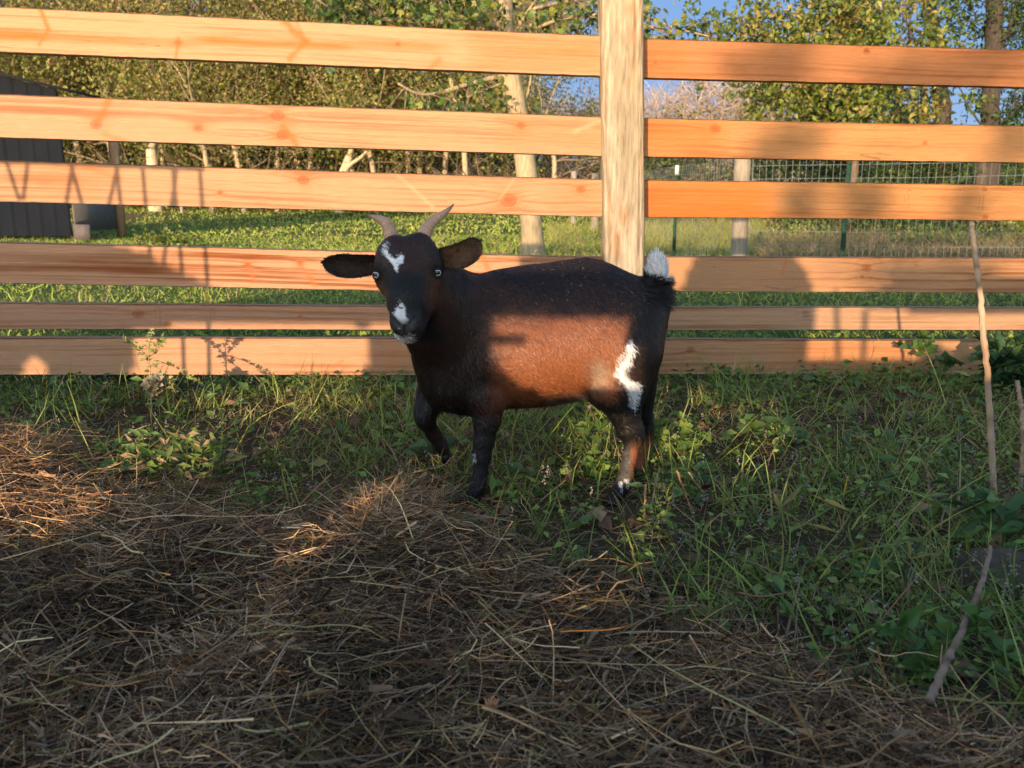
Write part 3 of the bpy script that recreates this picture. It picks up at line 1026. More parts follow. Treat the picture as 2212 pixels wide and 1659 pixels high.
def coat(P, N, flowlike=None):
    """markings, in the side elevation of the goat (X, Z), plus front elevation for the face"""
    side = np.array(P)
    near = side.copy()
    near[:, 1] = 1.85
    x, y = PROJ(near)                       # side elevation laid on the goat's near flank
    fx_, fy_ = PROJ(P)
    jit = (fbm(P[:, 0] * 60, P[:, 2] * 60 + P[:, 1] * 40, 77, 2) - 0.5)
    n = fbm(P[:, 0] * 9, P[:, 2] * 9 + P[:, 1] * 5, 61, 3)
    c = np.tile(BROWN, (len(P), 1))
    # brighter rust low on the flank
    c = mixc(c, RUST, sstep(660, 800, y) * sstep(1050, 1150, x) * (0.5 + 0.6 * n))
    # dark saddle
    back = 1 - sstep(655, 705, y + jit * 40)
    c = mixc(c, DBROWN * 1.05, back * 0.96)
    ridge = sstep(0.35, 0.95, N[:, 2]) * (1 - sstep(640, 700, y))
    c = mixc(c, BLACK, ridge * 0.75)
    # front: neck, chest, shoulder go to dark brown
    fr = 1 - sstep(1040, 1100, x + (y - 700) * 0.15 + jit * 50)
    c = mixc(c, DBROWN * 0.95, fr * 0.96)
    c = mixc(c, BLACK, fr * 0.6 * sstep(700, 800, y + jit * 60))
    c = mixc(c, BROWN * 0.6, fr * sstep(0.5, 0.75, n) * 0.4 * sstep(600, 640, y) * (1 - sstep(700, 820, y)))
    # hind quarter
    hq = sstep(-8, 8, x - np.interp(y, [640, 680, 740, 800, 850, 900], [1372, 1366, 1344, 1326, 1322, 1300]) + jit * 16)
    c = mixc(c, DBROWN * 1.1, hq * 0.95)
    c = mixc(c, BLACK, 0.6 * hq * sstep(0.45, 0.8, n))
    c = mixc(c, BLACK, sstep(1372, 1400, x) * (1 - sstep(690, 760, y)) * 0.7)
    # legs
    legz = sstep(0.205, 0.150, P[:, 2])
    c = mixc(c, BLACK, legz * 0.93)
    hleg = (x > 1240)
    c = mixc(c, BLACK, sstep(835, 868, y + jit * 30) * hleg * 0.95)
    c = mixc(c, BLACK, sstep(850, 910, y + jit * 30) * (~hleg) * 0.9)
    # pale belly line
    c = mixc(c, GREY, 0.7 * sstep(-0.6, -0.95, N[:, 2]) * sstep(1140, 1200, x) * (1 - sstep(1290, 1320, x)) * (P[:, 2] > 0.18))
    # groin
    g = np.exp(-(((fx_ - 1289) / 20) ** 2 + ((fy_ - 812) / 30) ** 2))
    c = mixc(c, (0.36, 0.27, 0.19), np.clip(g * (0.5 + 2.2 * vnoise(P[:, 0] * 160, P[:, 2] * 160, 8)) * 0.8, 0, 0.7) * (P[:, 1] < 1.97))
    # near hind shank: grey front, rust inside
    nearleg = P[:, 1] < 1.965
    sh = sstep(945, 985, fy_ + jit * 20) * (1 - sstep(1030, 1052, fy_ + jit * 15)) * (fx_ > 1290)
    c = mixc(c, GREY * 0.75, np.clip(sh * nearleg * (1 - sstep(1356, 1368, fx_)) * (0.5 + jit), 0, 0.8))
    c = mixc(c, RUST, np.clip(sh * nearleg * sstep(1356, 1368, fx_) * 0.85, 0, 1))
    shf = sstep(925, 960, fy_ + jit * 20) * (1 - sstep(1005, 1020, fy_)) * (fx_ > 1290)
    c = mixc(c, RUST, shf * (~nearleg) * 0.9)
    # fore knee inside of the far leg
    c = mixc(c, DBROWN * 1.2, sstep(905, 925, fy_) * (fx_ < 985) * (fx_ > 890) * (P[:, 1] > 1.93) * 0.6)
    nearside = (P[:, 1] < 1.93)
    wm = polyd(x + jit * 8, y + jit * 12, [(1362, 726), (1366, 752), (1350, 786), (1344, 808), (1362, 816), (1383, 824), (1377, 850), (1366, 888), (1354, 872), (1352, 846), (1337, 816), (1322, 812), (1325, 776), (1344, 744)], 3)
    c = mixc(c, WHITE, sstep(0.45, 1.0, wm) * nearside)
    for (a, b, r) in [(1024, 985, 4), (1341, 1047, 5), (1354, 1040, 4)]:
        c = mixc(c, WHITE * 0.8, (np.hypot(fx_ - a, (fy_ - b) * 0.8) < r + jit * 4) * nearleg)
    # tail
    tl = (x > 1392) & (y < 640)
    c = mixc(c, BLACK, tl * 1.0)
    c = mixc(c, WHITE * 1.2, ((fx_ > 1398) & (fy_ < 598 + jit * 22)) * 1.0)
    # head: in front elevation
    hd = (P[:, 1] < 1.835) & (fx_ < 972) & (fy_ < 745)
    hc = np.tile(BLACK * 1.05, (len(P), 1))
    hc = mixc(hc, DBROWN * 1.5, sstep(0.35, 0.6, n) * 0.9 * (1 - 0.8 * np.exp(-((fx_ - 885) / 34) ** 2) * sstep(590, 620, fy_)))
    tan_ = (np.exp(-(((fx_ - 822) / 12) ** 2 + ((fy_ - 640) / 36) ** 2)) + np.exp(-(((fx_ - 938) / 16) ** 2 + ((fy_ - 640) / 40) ** 2)))
    hc = mixc(hc, BROWN * 0.7, np.clip(tan_ * 0.6, 0, 0.6))
    fj = jit * 7
    wb_ = polyd(fx_ + fj, fy_ + fj, [(829, 536), (839, 524), (846, 526), (842, 536), (838, 545), (846, 556), (856, 560), (866, 548), (872, 552), (870, 566), (863, 574), (860, 590), (854, 586), (849, 572), (838, 560), (829, 548)], 1.8)
    hc = mixc(hc, WHITE, sstep(0.5, 1.0, wb_))
    nb = polyd(fx_ + fj, fy_ + fj, [(864, 653), (870, 655), (874, 668), (876, 676), (875, 684), (884, 690), (879, 697), (873, 703), (866, 698), (858, 688), (851, 679), (856, 668)], 1.5)
    hc = mixc(hc, WHITE * 0.95, nb * (1 - 0.65 * sstep(682, 698, fy_)))
    hc = mixc(hc, BLACK, np.hypot(fx_ - 866, (fy_ - 665) * .8) < 3.4)
    mz = np.exp(-(((fx_ - 876) / 26) ** 2 + ((fy_ - 706) / 20) ** 2)) * (1 - nb)
    hc = mixc(hc, (0.085, 0.082, 0.088), np.clip(mz * 1.2, 0, 0.85))

    def seg(ax_, ay_, bx_, by_, w):
        tt_ = np.clip(((fx_ - ax_) * (bx_ - ax_) + (fy_ - ay_) * (by_ - ay_)) / ((bx_ - ax_) ** 2 + (by_ - ay_) ** 2), 0, 1)
        return np.exp(-((np.hypot(fx_ - ax_ - tt_ * (bx_ - ax_), fy_ - ay_ - tt_ * (by_ - ay_)) / w) ** 2))
    dk = np.maximum.reduce([seg(896, 683, 879, 700, 3.6), seg(852, 686, 865, 700, 3.0), seg(872, 701, 873, 719, 2.0), seg(852, 714, 862, 722, 2.0), seg(862, 722, 884, 724, 2.0), seg(884, 724, 908, 708, 2.4)])
    hc = mixc(hc, (0.004, 0.004, 0.005), np.clip(dk * 1.2, 0, 1))
    hc = mixc(hc, BLACK * 0.5, np.clip(1.3 * np.exp(-((np.hypot(fx_ - 815, fy_ - 593) / 15) ** 4)) + 1.3 * np.exp(-((np.hypot(fx_ - 944, fy_ - 588) / 15) ** 4)), 0, 0.9))
    chin = polyd(fx_ + fj, fy_ + fj, [(846, 722), (858, 725), (872, 730), (890, 728), (890, 748), (872, 754), (848, 745)], 2)
    hc = mixc(hc, WHITE * 1.0, chin * (P[:, 1] < 1.715))
    hc = mixc(hc, WHITE * 0.6, (np.hypot(fx_ - 862, fy_ - 710) < 2.6) * 1.0)
    hw_ = (1 - sstep(1.80, 1.85, P[:, 1] + jit * 0.03)) * (1 - sstep(948, 978, fx_ + jit * 30)) * (1 - sstep(738, 756, fy_))
    c = mixc(c, hc, hw_)
    return np.clip(c, 0.004, 0.9)


# ears: cupped leaf shapes closed at the rim, joined to the body mesh
def ear_surface(ctr, wid, up, nrm_, cup, ns=36, nt_=14, thick=0.0035):
    ctr = np.array(ctr, float)
    s = np.linspace(0, 1, ns)
    tt = np.linspace(0, 1, len(ctr))
    C = np.stack([np.interp(s, tt, ctr[:, a]) for a in range(3)], -1)
    for _ in range(4):
        C[1:-1] = (C[:-2] + C[2:] + 2 * C[1:-1]) / 4
    Wd = np.interp(s, np.linspace(0, 1, len(wid)), wid)
    for _ in range(3):
        Wd[1:-1] = (Wd[:-2] + Wd[2:] + 2 * Wd[1:-1]) / 4
    Wd = Wd * np.sqrt(np.clip(1 - (np.maximum(s - 0.78, 0) / 0.221) ** 2, 0, 1))
    tg = norm(np.gradient(C, axis=0))
    upv = norm(np.array(up, float) - tg * (tg @ np.array(up, float))[:, None])
    nv_ = np.cross(tg, upv)
    if (nv_ @ np.array(nrm_, float)).mean() < 0:
        nv_ = -nv_
    t = np.linspace(-1, 1, nt_)
    out = []
    for sgn in (1, -1):
        off = Wd[:, None] * (cup * (t ** 2 - 0.5))[None, :] + sgn * thick * 0.5 * (1 - t ** 4)[None, :] * np.minimum(1, (1 - s) * 8)[:, None]
        out.append(C[:, None, :] + upv[:, None, :] * (Wd[:, None] * t[None, :])[..., None] + nv_[:, None, :] * off[..., None])
    V = np.concatenate([out[0].reshape(-1, 3), out[1].reshape(-1, 3)])
    ix = np.arange(ns * nt_).reshape(ns, nt_)
    q = np.stack([ix[:-1, :-1], ix[:-1, 1:], ix[1:, 1:], ix[1:, :-1]], -1).reshape(-1, 4)
    q2 = q[:, ::-1] + ns * nt_
    inner = np.concatenate([np.ones(ns * nt_), np.zeros(ns * nt_)])
    ss = np.concatenate([np.repeat(s, nt_)] * 2)
    tt2 = np.concatenate([np.tile(t, ns)] * 2)
    return V, np.concatenate([q, q2]), inner, ss, tt2


K = 1.77 / CP / FPX
earL = ear_surface([u(828, 569, 1.80), u(800, 572, 1.79), u(762, 575, 1.775), u(730, 573, 1.765), u(697, 566, 1.755)],
                   np.array([18, 20, 23, 25, 25, 21, 18]) * K, (0.1, 0.0, 1.0), (0.3, -1, -0.15), 0.45)
earR = ear_surface([u(938, 560, 1.805), u(962, 558, 1.80), u(988, 556, 1.79), u(1012, 546, 1.785), u(1038, 520, 1.78)],
                   np.array([19, 22, 25, 27, 27, 26, 24]) * K, (0.35, 0.0, 1.0), (0.1, -1, -0.1), 0.40)
goat = new_mesh("goat", BV, BQ, M_COAT, vcol=coat(BV, BN), smooth=True)
EARH = []
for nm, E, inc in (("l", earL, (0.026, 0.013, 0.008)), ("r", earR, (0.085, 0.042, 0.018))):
    ev, eq, inn, es, et = E
    col_ = np.where(inn[:, None] > 0.5, np.array(inc), BLACK * 1.3)
    rim = sstep(0.72, 1.0, np.abs(et)) + sstep(0.88, 1.0, es)
    col_ = mixc(col_, BLACK, np.clip(rim, 0, 0.9))
    nz_ = fbm(es * 9, et * 4, 91, 3)
    col_ = mixc(col_, np.array(inc) * 0.30, inn * sstep(0.45, 0.75, nz_) * 0.8)
    new_mesh("ear", ev, eq, M_COAT, goat, col_, True)
    m_ = RNG.choice(len(ev), 4000)
    EARH.append((ev[m_] + RNG.normal(size=(4000, 3)) * 0.0008, col_[m_], norm(ev[-1] - ev[0])))
tag(goat, "small horned goat, brown and black with white patches, standing in front of the board fence", "goat")

# horns
for pts, rad in (([(849, 524, 1.80), (845, 508, 1.803), (840, 492, 1.808), (832, 480, 1.812), (820, 473, 1.818), (806, 468, 1.824), (793, 464, 1.83)], [17, 15.5, 13.5, 11.5, 8.5, 5, 1.2]),
                 ([(908, 527, 1.80), (914, 510, 1.803), (922, 493, 1.808), (933, 480, 1.812), (947, 469, 1.818), (961, 460, 1.822), (972, 450, 1.826), (980, 441, 1.83)], [17.5, 16.5, 14.5, 12, 9.5, 6.5, 4, 1.2])):
    n0 = len(pts)
    t0_ = np.linspace(0, 1, n0)
    tt_ = np.linspace(0, 1, 90)
    A = np.array([u(*p) for p in pts])
    Ps = np.stack([np.interp(tt_, t0_, A[:, a]) for a in range(3)], -1)
    for _ in range(30):
        Ps[1:-1] = (Ps[:-2] + Ps[2:]) / 2
    Rs = np.interp(tt_, t0_, rad) * K
    Rs = Rs * (1 + 0.035 * np.sin(tt_ * 120) * (tt_ < 0.7))
    cc_ = mixc(np.array([0.46, 0.29, 0.19]), np.array([0.22, 0.14, 0.10]), sstep(0.7, 1, tt_) + 0.35 * vnoise(tt_ * 50, tt_ * 0, 3))
    hb = MB()
    hb.tube(Ps, Rs, 16, cc_)
    hb.build("horn", M_HORN, goat, smooth=True)

# eyes
for (px_, py_, Y_, look) in ((815, 593, 1.7405, (-0.42, -0.90, 0.02)), (944, 588.5, 1.7525, (0.26, -0.96, 0.02))):
    c_ = u(px_, py_, Y_)
    L_ = norm(np.array(look, float))
    r_ = 0.0094
    th = np.linspace(0, pi, 21)
    ph = np.linspace(0, 2 * pi, 28, endpoint=False)
    upv = norm(np.array([0, 0, 1.0]) - L_ * L_[2])
    sdv = np.cross(L_, upv)
    v_ = []
    cc_ = []
    for a_ in th:
        for b_ in ph:
            lx = sin(a_) * cos(b_)
            ly = sin(a_) * sin(b_)
            bulge = 1.0 + 0.10 * max(0, cos(a_)) ** 6
            v_.append(c_ + r_ * bulge * (L_ * cos(a_) + sdv * lx + upv * ly))
            pup = (abs(lx) < 0.55) and (abs(ly) < 0.34) and cos(a_) > 0
            irr = math.hypot(lx, ly) < 0.80 and cos(a_) > 0
            cc_.append((0.004, 0.004, 0.006) if pup else ((0.60, 0.66, 0.74) if irr else (0.03, 0.02, 0.02)))
    ix = np.arange(21 * 28).reshape(21, 28)
    nx2 = np.roll(ix, -1, 1)
    q_ = np.stack([ix[:-1], ix[1:], nx2[1:], nx2[:-1]], -1).reshape(-1, 4)
    eye = new_mesh("eye", v_, q_, M_EYE, goat, cc_, True)
    # the horizontal slot pupil, slightly domed
    pv_ = []
    for a_ in np.linspace(-1, 1, 9):
        for b_ in np.linspace(-1, 1, 5):
            lx, ly = a_ * 0.58, b_ * (0.37 - 0.05 * abs(a_))
            lz = math.sqrt(max(0, 1 - lx * lx - ly * ly))
            pv_.append(c_ + r_ * 1.0 * (1.0 + 0.10 * lz ** 6) * (L_ * lz * 1.015 + sdv * lx + upv * ly))
    ix = np.arange(45).reshape(9, 5)
    q_ = np.stack([ix[:-1, :-1], ix[1:, :-1], ix[1:, 1:], ix[:-1, 1:]], -1).reshape(-1, 4)
    new_mesh("pupil", pv_, q_, M_EYE, eye, np.full((45, 3), 0.003), True)
    # eyelids
    lm = MB()
    for sg, hgt, rr in ((1, 0.80, 0.0038), (-1, 0.92, 0.0030)):
        pts = []
        for a_ in np.linspace(-1, 1, 15):
            lx = a_ * 0.98
            ly = sg * hgt * (1 - a_ * a_) ** 0.6
            lz = math.sqrt(max(0.02, 1 - min(0.98, lx * lx + ly * ly)))
            pts.append(c_ + r_ * 1.02 * (L_ * lz + sdv * lx + upv * ly))
        lm.tube(pts, rr * (0.45 + 0.55 * np.sin(np.linspace(0, pi, 15))), 6, BLACK * 1.3)
    lm.build("eyelid", M_COAT, goat, smooth=True)

# hooves: two claws each
for (px_, py_, Y_, yaw, sc, lift) in ((1019, 1076, 1.842, 0.0, 1.0, 0), (1326, 1081, 1.838, 0.0, 1.05, 0), (1360, 1037, 2.055, 0.0, 0.95, 0), (962, 984, 2.02, 0.0, 0.9, 1)):
    c_ = u(px_, py_, Y_)
    hm_ = MB()
    for s_ in (-1, 1):
        prof = [(-0.026, 0.0), (0.016, 0.0), (0.013, 0.016), (-0.012, 0.020)]
        if lift:
            prof = [(-0.004, -0.022), (0.018, -0.004), (0.010, 0.014), (-0.012, 0.004)]
        y0 = s_ * 0.0095 * sc
        base_z = c_[2] if lift else max(0.0, float(H(c_[0], c_[1]))) - 0.002
        vv = []
        for yy in (y0 - 0.0085 * sc, y0 + 0.0085 * sc):
            for (ax_, az_) in prof:
                toe = 1 - 0.35 * (ax_ < 0)
                vv.append((c_[0] + ax_ * sc, c_[1] + y0 + (yy - y0) * toe, base_z + az_ * sc))
        hm_.add(vv, [(0, 1, 2, 3), (7, 6, 5, 4), (0, 4, 5, 1), (1, 5, 6, 2), (2, 6, 7, 3), (3, 7, 4, 0)], None, (0.010, 0.008, 0.008))
    hm_.build("hoof", M_HORN, goat)

# hair
tri = np.concatenate([BQ[:, [0, 1, 2]], BQ[:, [0, 2, 3]]])
ta = 0.5 * np.linalg.norm(np.cross(BV[tri[:, 1]] - BV[tri[:, 0]], BV[tri[:, 2]] - BV[tri[:, 0]]), axis=1)
ctr_ = BV[tri].mean(1)
wt = ta * (1 + 1.6 * (ctr_[:, 1] < 1.80)) * (1 + 5.0 * (ctr_[:, 0] > 0.30) * (ctr_[:, 2] > 0.47))
NF = 230000
fi_ = RNG.choice(len(tri), NF, p=wt / wt.sum())
r1_, r2_ = np.sqrt(RNG.random(NF)), RNG.random(NF)
bw = np.stack([1 - r1_, r1_ * (1 - r2_), r1_ * r2_], -1)
HP = (BV[tri[fi_]] * bw[..., None]).sum(1)
HN = norm((BN[tri[fi_]] * bw[..., None]).sum(1))
hx, hy = PROJ(HP)
head = (HP[:, 1] < 1.835) & (hx < 972) & (hy < 748)
legm = HP[:, 2] < 0.17
flow = np.tile(np.array([0.75, 0.0, -0.65]), (NF, 1))
flow[head] = np.stack([(hx[head] - 880) * 0.012, np.full(head.sum(), 0.5), np.full(head.sum(), 0.8)], -1)
flow[legm] = (0.1, 0, -1)
neck = (~head) & (hx < 1010) & (~legm)
flow[neck] = (0.35, 0.1, -0.9)
sw = np.stack([(fbm(HP[:, 0] * 12, HP[:, 2] * 12, 201, 2) - .5), (fbm(HP[:, 0] * 12 + 9, HP[:, 2] * 12, 202, 2) - .5), (fbm(HP[:, 0] * 12, HP[:, 2] * 12 + 9, 203, 2) - .5)], -1)
flow = norm(flow) + sw * 1.1 + RNG.normal(size=(NF, 3)) * 0.20
flow = flow - HN * (flow * HN).sum(1)[:, None]
HD = norm(norm(flow) + HN * (0.30 + 0.2 * RNG.random((NF, 1))))
HL = 0.0105 * (0.6 + 0.8 * RNG.random(NF))
HL[head] *= 0.55
HL[head] *= 1 + 1.6 * sstep(0.55, 0.61, HP[head, 2] + 0.012 * RNG.normal(size=head.sum()))
HL[legm] *= 0.8
HL[neck] *= 1.5
HL[(HN[:, 2] > 0.6) & (hx > 950) & (~head)] *= 1.25
HL[(HN[:, 2] < -0.5) & (~legm)] *= 1.5
tj = RNG.normal(size=NF)
tailm = (hx + tj * 4 > 1396) & (hy + tj * 8 < 655)
tipm = (hx > 1394) & (hy + tj * 3 < 604)
HL[tailm] = 0.014 + 0.020 * RNG.random(tailm.sum()) ** 1.5
nt2 = tailm.sum()
HD[tailm] = norm(HN[tailm] * 0.7 + np.array([0.55, 0, -0.35]) + RNG.normal(size=(nt2, 3)) * 0.22)
up_ = tailm & (hy < 622)
HD[up_] = norm(HN[up_] * 0.6 + np.array([0.35, 0, 0.35]) + RNG.normal(size=(up_.sum(), 3)) * 0.22)
HD[tipm] = norm(np.stack([(hx[tipm] - 1424) * 0.010 - 0.24, RNG.normal(size=tipm.sum()) * 0.2, 0.95 + 0.3 * RNG.random(tipm.sum())], -1) + RNG.normal(size=(tipm.sum(), 3)) * 0.20 + HN[tipm] * 0.15)
HL[tipm] = 0.003 + 0.032 * RNG.random(tipm.sum()) ** 0.7 * RNG.random(tipm.sum()) * np.clip(HD[tipm][:, 2], 0.05, 1) ** 2
HC = coat(HP - norm(flow) * (0.002 + 0.007 * RNG.random((NF, 1))) * np.where(head, 0.5, 1.0)[:, None] + RNG.normal(size=(NF, 3)) * 0.0012, HN)
lum = 0.65 + 0.9 * RNG.random((NF, 1)) ** 2.0
HC = HC * lum
pale = (RNG.random(NF) < 0.035) & (HC.mean(1) < 0.05)
HC[pale] = HC[pale] * 3 + 0.012
skip = np.zeros(NF, bool)
for (px_, py_, Y_) in ((815, 593, 1.7405), (944, 588.5, 1.7525)):
    c_ = u(px_, py_, Y_)
    skip |= np.linalg.norm(HP - c_, axis=1) < 0.0155
nose = (np.abs(hx - 873) < 24) & (hy > 686) & (hy < 722) & (HP[:, 1] < 1.69)
HL[nose] *= 0.3
kp = ~skip
HP, HN, HD, HL, HC = HP[kp], HN[kp], HD[kp], HL[kp], HC[kp]
tipm = tipm[kp]
sd_ = norm(np.cross(HD, HN) + RNG.normal(size=HD.shape) * 0.3)
bend_ = -HN * HL[:, None] * 0.22 + np.array([0, 0, -1.0]) * (HL * 0.10)[:, None]
bend_[tipm] = 0
for hp_, hc_, hd_ in EARH:
    ne = len(hp_)
    HP = np.concatenate([HP, hp_])
    HC = np.concatenate([HC, hc_ * (0.7 + 0.8 * RNG.random((ne, 1)))])
    HD = np.concatenate([HD, norm(hd_ + RNG.normal(size=(ne, 3)) * 0.25)])
    HN = np.concatenate([HN, norm(RNG.normal(size=(ne, 3)) + np.array([0, -1.0, 0]))])
    HL = np.concatenate([HL, 0.0015 + 0.003 * RNG.random(ne)])
    tipm = np.concatenate([tipm, np.zeros(ne, bool)])
sd_ = norm(np.cross(HD, HN) + RNG.normal(size=HD.shape) * 0.3)
bend_ = -HN * HL[:, None] * 0.22 + np.array([0, 0, -1.0]) * (HL * 0.10)[:, None]
bend_[tipm] = 0
fv, fq, fc = ribbons(HP - HN * 0.001, HD, HL, np.where(tipm, 0.0009, 0.0010), bend_, sd_, HC, seg=2, tip=0.15)
fur = new_mesh("fur", fv, fq, M_FUR, goat, fc)
# whiskers of white hay dust on the rump
nd = 70
sel = RNG.choice(np.where((HN[:, 2] > 0.2) & (HP[:, 0] > 0.05) & (HP[:, 2] > 0.44) & (HP[:, 1] < 2.0))[0], nd)
dd = norm(np.cross(HN[sel], RNG.normal(size=(nd, 3))))
dv, dq, dc = ribbons(HP[sel] + HN[sel] * 0.006, dd, 0.003 + 0.006 * RNG.random(nd), np.full(nd, 0.0007), np.zeros((nd, 3)), norm(np.cross(dd, HN[sel])), np.tile((0.34, 0.29, 0.24), (nd, 1)), seg=1, tip=0.6)
chaff = new_mesh("hay_chaff", dv, dq, M_STRAW, goat, dc)
tag(chaff, kind="stuff")
# ---------------------------------------------------------------- hay
def hay_mask(x, y):
    e = hay_edge(x) - y
    return feet_clear(x, y) * sstep(-0.16, 0.10, e + (fbm(x * 7, y * 7, 88, 2) - 0.5) * 0.40)


def frustum_pts(n, y0, y1, side=1.0, power=1.0):
    """random ground points in the part of the ground the camera can see, a little wider"""
    t = RNG.random(n) ** power
    y = y0 + (y1 - y0) * t
    x = (RNG.random(n) * 2 - 1) * (y * 0.60 * 1.25 + 0.22) * side
    return x, y


def hay_layer(n, lift, Lr, Wr, cols, wts, y0=0.78, y1=2.3, flat=0.16, dense=True):
    x, y = frustum_pts(n, y0, y1)
    k = RNG.random(n) < hay_mask(x, y)
    x, y = x[k], y[k]
    n = len(x)
    z = H(x, y) + lift * RNG.random(n)
    a = RNG.random(n) * 2 * pi
    # clumps share a direction
    a = np.where(RNG.random(n) < 0.5, fbm(x * 6, y * 6, 301, 2) * 14 + RNG.normal(size=n) * 0.6, a)
    D = norm(np.stack([np.cos(a), np.sin(a) * 0.8, RNG.normal(size=n) * flat], -1))
    L = Lr[0] + (Lr[1] - Lr[0]) * RNG.random(n) ** 2
    Wd = Wr[0] + (Wr[1] - Wr[0]) * RNG.random(n) ** 2
    bend = rdir(n) * (L * 0.75 * RNG.random(n) ** 1.5)[:, None] * np.array([1, 1, 0.45])
    crook = rdir(n) * (L * 0.16 * RNG.random(n))[:, None] * np.array([1, 1, 0.5])
    side = norm(np.cross(D, rdir(n)))
    ci = RNG.choice(len(cols), n, p=np.array(wts) / sum(wts))
    c = np.array(cols)[ci] * (0.30 + 1.25 * RNG.random((n, 1)) ** 1.6) * (0.35 + 1.3 * fbm(x * 5, y * 5, 333, 3))[:, None]
    P = np.stack([x, y, z], -1) - D * (L * 0.5)[:, None]
    gz_ = H(P[:, 0], P[:, 1])
    P[:, 2] = np.maximum(P[:, 2], gz_ - 0.004)
    return ribbons(P, D, L, Wd * 1.2, bend, side, c * np.array([1.14, 1.0, 0.84]), seg=5, tip=0.45, crook=crook)


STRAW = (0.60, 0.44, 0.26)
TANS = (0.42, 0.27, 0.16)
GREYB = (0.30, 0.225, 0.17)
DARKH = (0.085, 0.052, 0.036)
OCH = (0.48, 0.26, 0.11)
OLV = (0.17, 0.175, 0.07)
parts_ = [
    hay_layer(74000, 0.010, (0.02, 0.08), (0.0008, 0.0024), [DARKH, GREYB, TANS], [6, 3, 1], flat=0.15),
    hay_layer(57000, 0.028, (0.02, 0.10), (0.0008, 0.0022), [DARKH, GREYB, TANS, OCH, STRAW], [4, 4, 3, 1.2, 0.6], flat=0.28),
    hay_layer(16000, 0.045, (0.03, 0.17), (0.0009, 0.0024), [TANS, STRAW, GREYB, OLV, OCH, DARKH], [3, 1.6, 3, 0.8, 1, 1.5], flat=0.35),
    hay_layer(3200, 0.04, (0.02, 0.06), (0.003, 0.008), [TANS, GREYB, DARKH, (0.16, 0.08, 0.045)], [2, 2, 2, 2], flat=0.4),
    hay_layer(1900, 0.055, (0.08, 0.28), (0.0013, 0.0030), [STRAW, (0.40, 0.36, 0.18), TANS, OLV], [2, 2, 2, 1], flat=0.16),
]
# broken leaf blades among the hay
o_ = 0
vs_, qs_, cs2 = [], [], []
for v_, q_, c_ in parts_:
    vs_.append(v_)
    qs_.append(q_ + o_)
    cs2.append(c_)
    o_ += len(v_)
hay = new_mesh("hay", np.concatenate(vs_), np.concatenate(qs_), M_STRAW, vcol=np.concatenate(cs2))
tag(hay, kind="stuff")

# the bright tangle around the little heap and over the left rise
def hay_tuft(cx, cy, r, n, lean, cols):
    a = RNG.random(n) * 2 * pi
    rr = r * np.sqrt(RNG.random(n))
    x, y = cx + rr * np.cos(a), cy + rr * np.sin(a) * 0.7
    z = H(x, y) + RNG.random(n) * 0.03 * (1 - rr / r)
    D = norm(np.stack([RNG.normal(size=n) * 1.0 + lean[0], RNG.normal(size=n) * 0.9 + lean[1], RNG.normal(size=n) * 0.30 + lean[2] * 0.5], -1))
    L = 0.02 + 0.06 * RNG.random(n) ** 1.5
    bend = rdir(n) * (L * 0.35)[:, None]
    c = np.array(cols)[RNG.choice(len(cols), n)] * (0.6 + 0.7 * RNG.random((n, 1)))
    return ribbons(np.stack([x, y, z], -1), D, L, 0.0012 + 0.0014 * RNG.random(n), bend, norm(np.cross(D, rdir(n))), c, seg=3, tip=0.4)


def join_build(name, parts, mat, **kw):
    o = 0
    V, F, C = [], [], []
    f3 = []
    for v, f, c in parts:
        V.append(v)
        (F if f.shape[1] == 4 else f3).append(f + o)
        C.append(c)
        o += len(v)
    fl = []
    if F:
        fl.append(np.concatenate(F))
    if f3:
        fl.append(np.concatenate(f3))
    return new_mesh(name, np.concatenate(V), fl, mat, vcol=np.concatenate(C), **kw)


tf = []
for (px_, py_, r, n, lean) in [(820, 1120, 0.06, 1100, (0.35, 0, 0.55)), (870, 1085, 0.07, 900, (0, 0, 0.2)), (60, 1010, 0.16, 1400, (0, 0, 0.15)), (260, 1065, 0.07, 500, (0.3, 0, 0.4)),
                               (330, 1030, 0.12, 500, (0, 0, 0.3)), (420, 1420, 0.10, 900, (0.5, 0.1, 0.1)), (150, 1180, 0.2, 900, (0, 0, 0.1))]:
    p_ = G(px_, py_, 0.04)
    tf.append(hay_tuft(p_[0], p_[1], r, n, lean, [STRAW, TANS, OCH, TANS]))
o = join_build("hay_tangle", tf, M_STRAW)
tag(o, kind="stuff")

# ---------------------------------------------------------------- grass and weeds in the pen
def blades(n, y0, y1, hgt, wid, cols, wts, mask, lean=0.5, zf=H, seg=3, spread=1.0, power=1.0, xlim=None, clump=0.0):
    x, y = frustum_pts(n, y0, y1, spread, power)
    k = RNG.random(n) < mask(x, y)
    x, y = x[k], y[k]
    n = len(x)
    z = zf(x, y) - 0.003
    D = norm(np.stack([RNG.normal(size=n) * lean, RNG.normal(size=n) * lean, np.ones(n)], -1))
    L = (hgt[0] + (hgt[1] - hgt[0]) * RNG.random(n) ** 2)
    if clump:
        L = L * (1 - clump + 2 * clump * fbm(x * 5, y * 5, 402, 2))
    Wd = wid[0] + (wid[1] - wid[0]) * RNG.random(n)
    b = rdir(n) * np.array([1, 1, 0])
    bend = b * (L * 0.5 * RNG.random(n))[:, None] + np.array([0, 0, -1.0]) * (L * 0.35 * RNG.random(n))[:, None]
    side = norm(np.cross(D, norm(rdir(n) + np.array([0, 1.0, 0.0]))))
    ci = RNG.choice(len(cols), n, p=np.array(wts) / sum(wts))
    c = np.array(cols)[ci] * (0.6 + 0.7 * RNG.random((n, 1)))
    return ribbons(np.stack([x, y, z], -1), D, L, Wd, bend, side, c, seg=seg, tip=0.12)


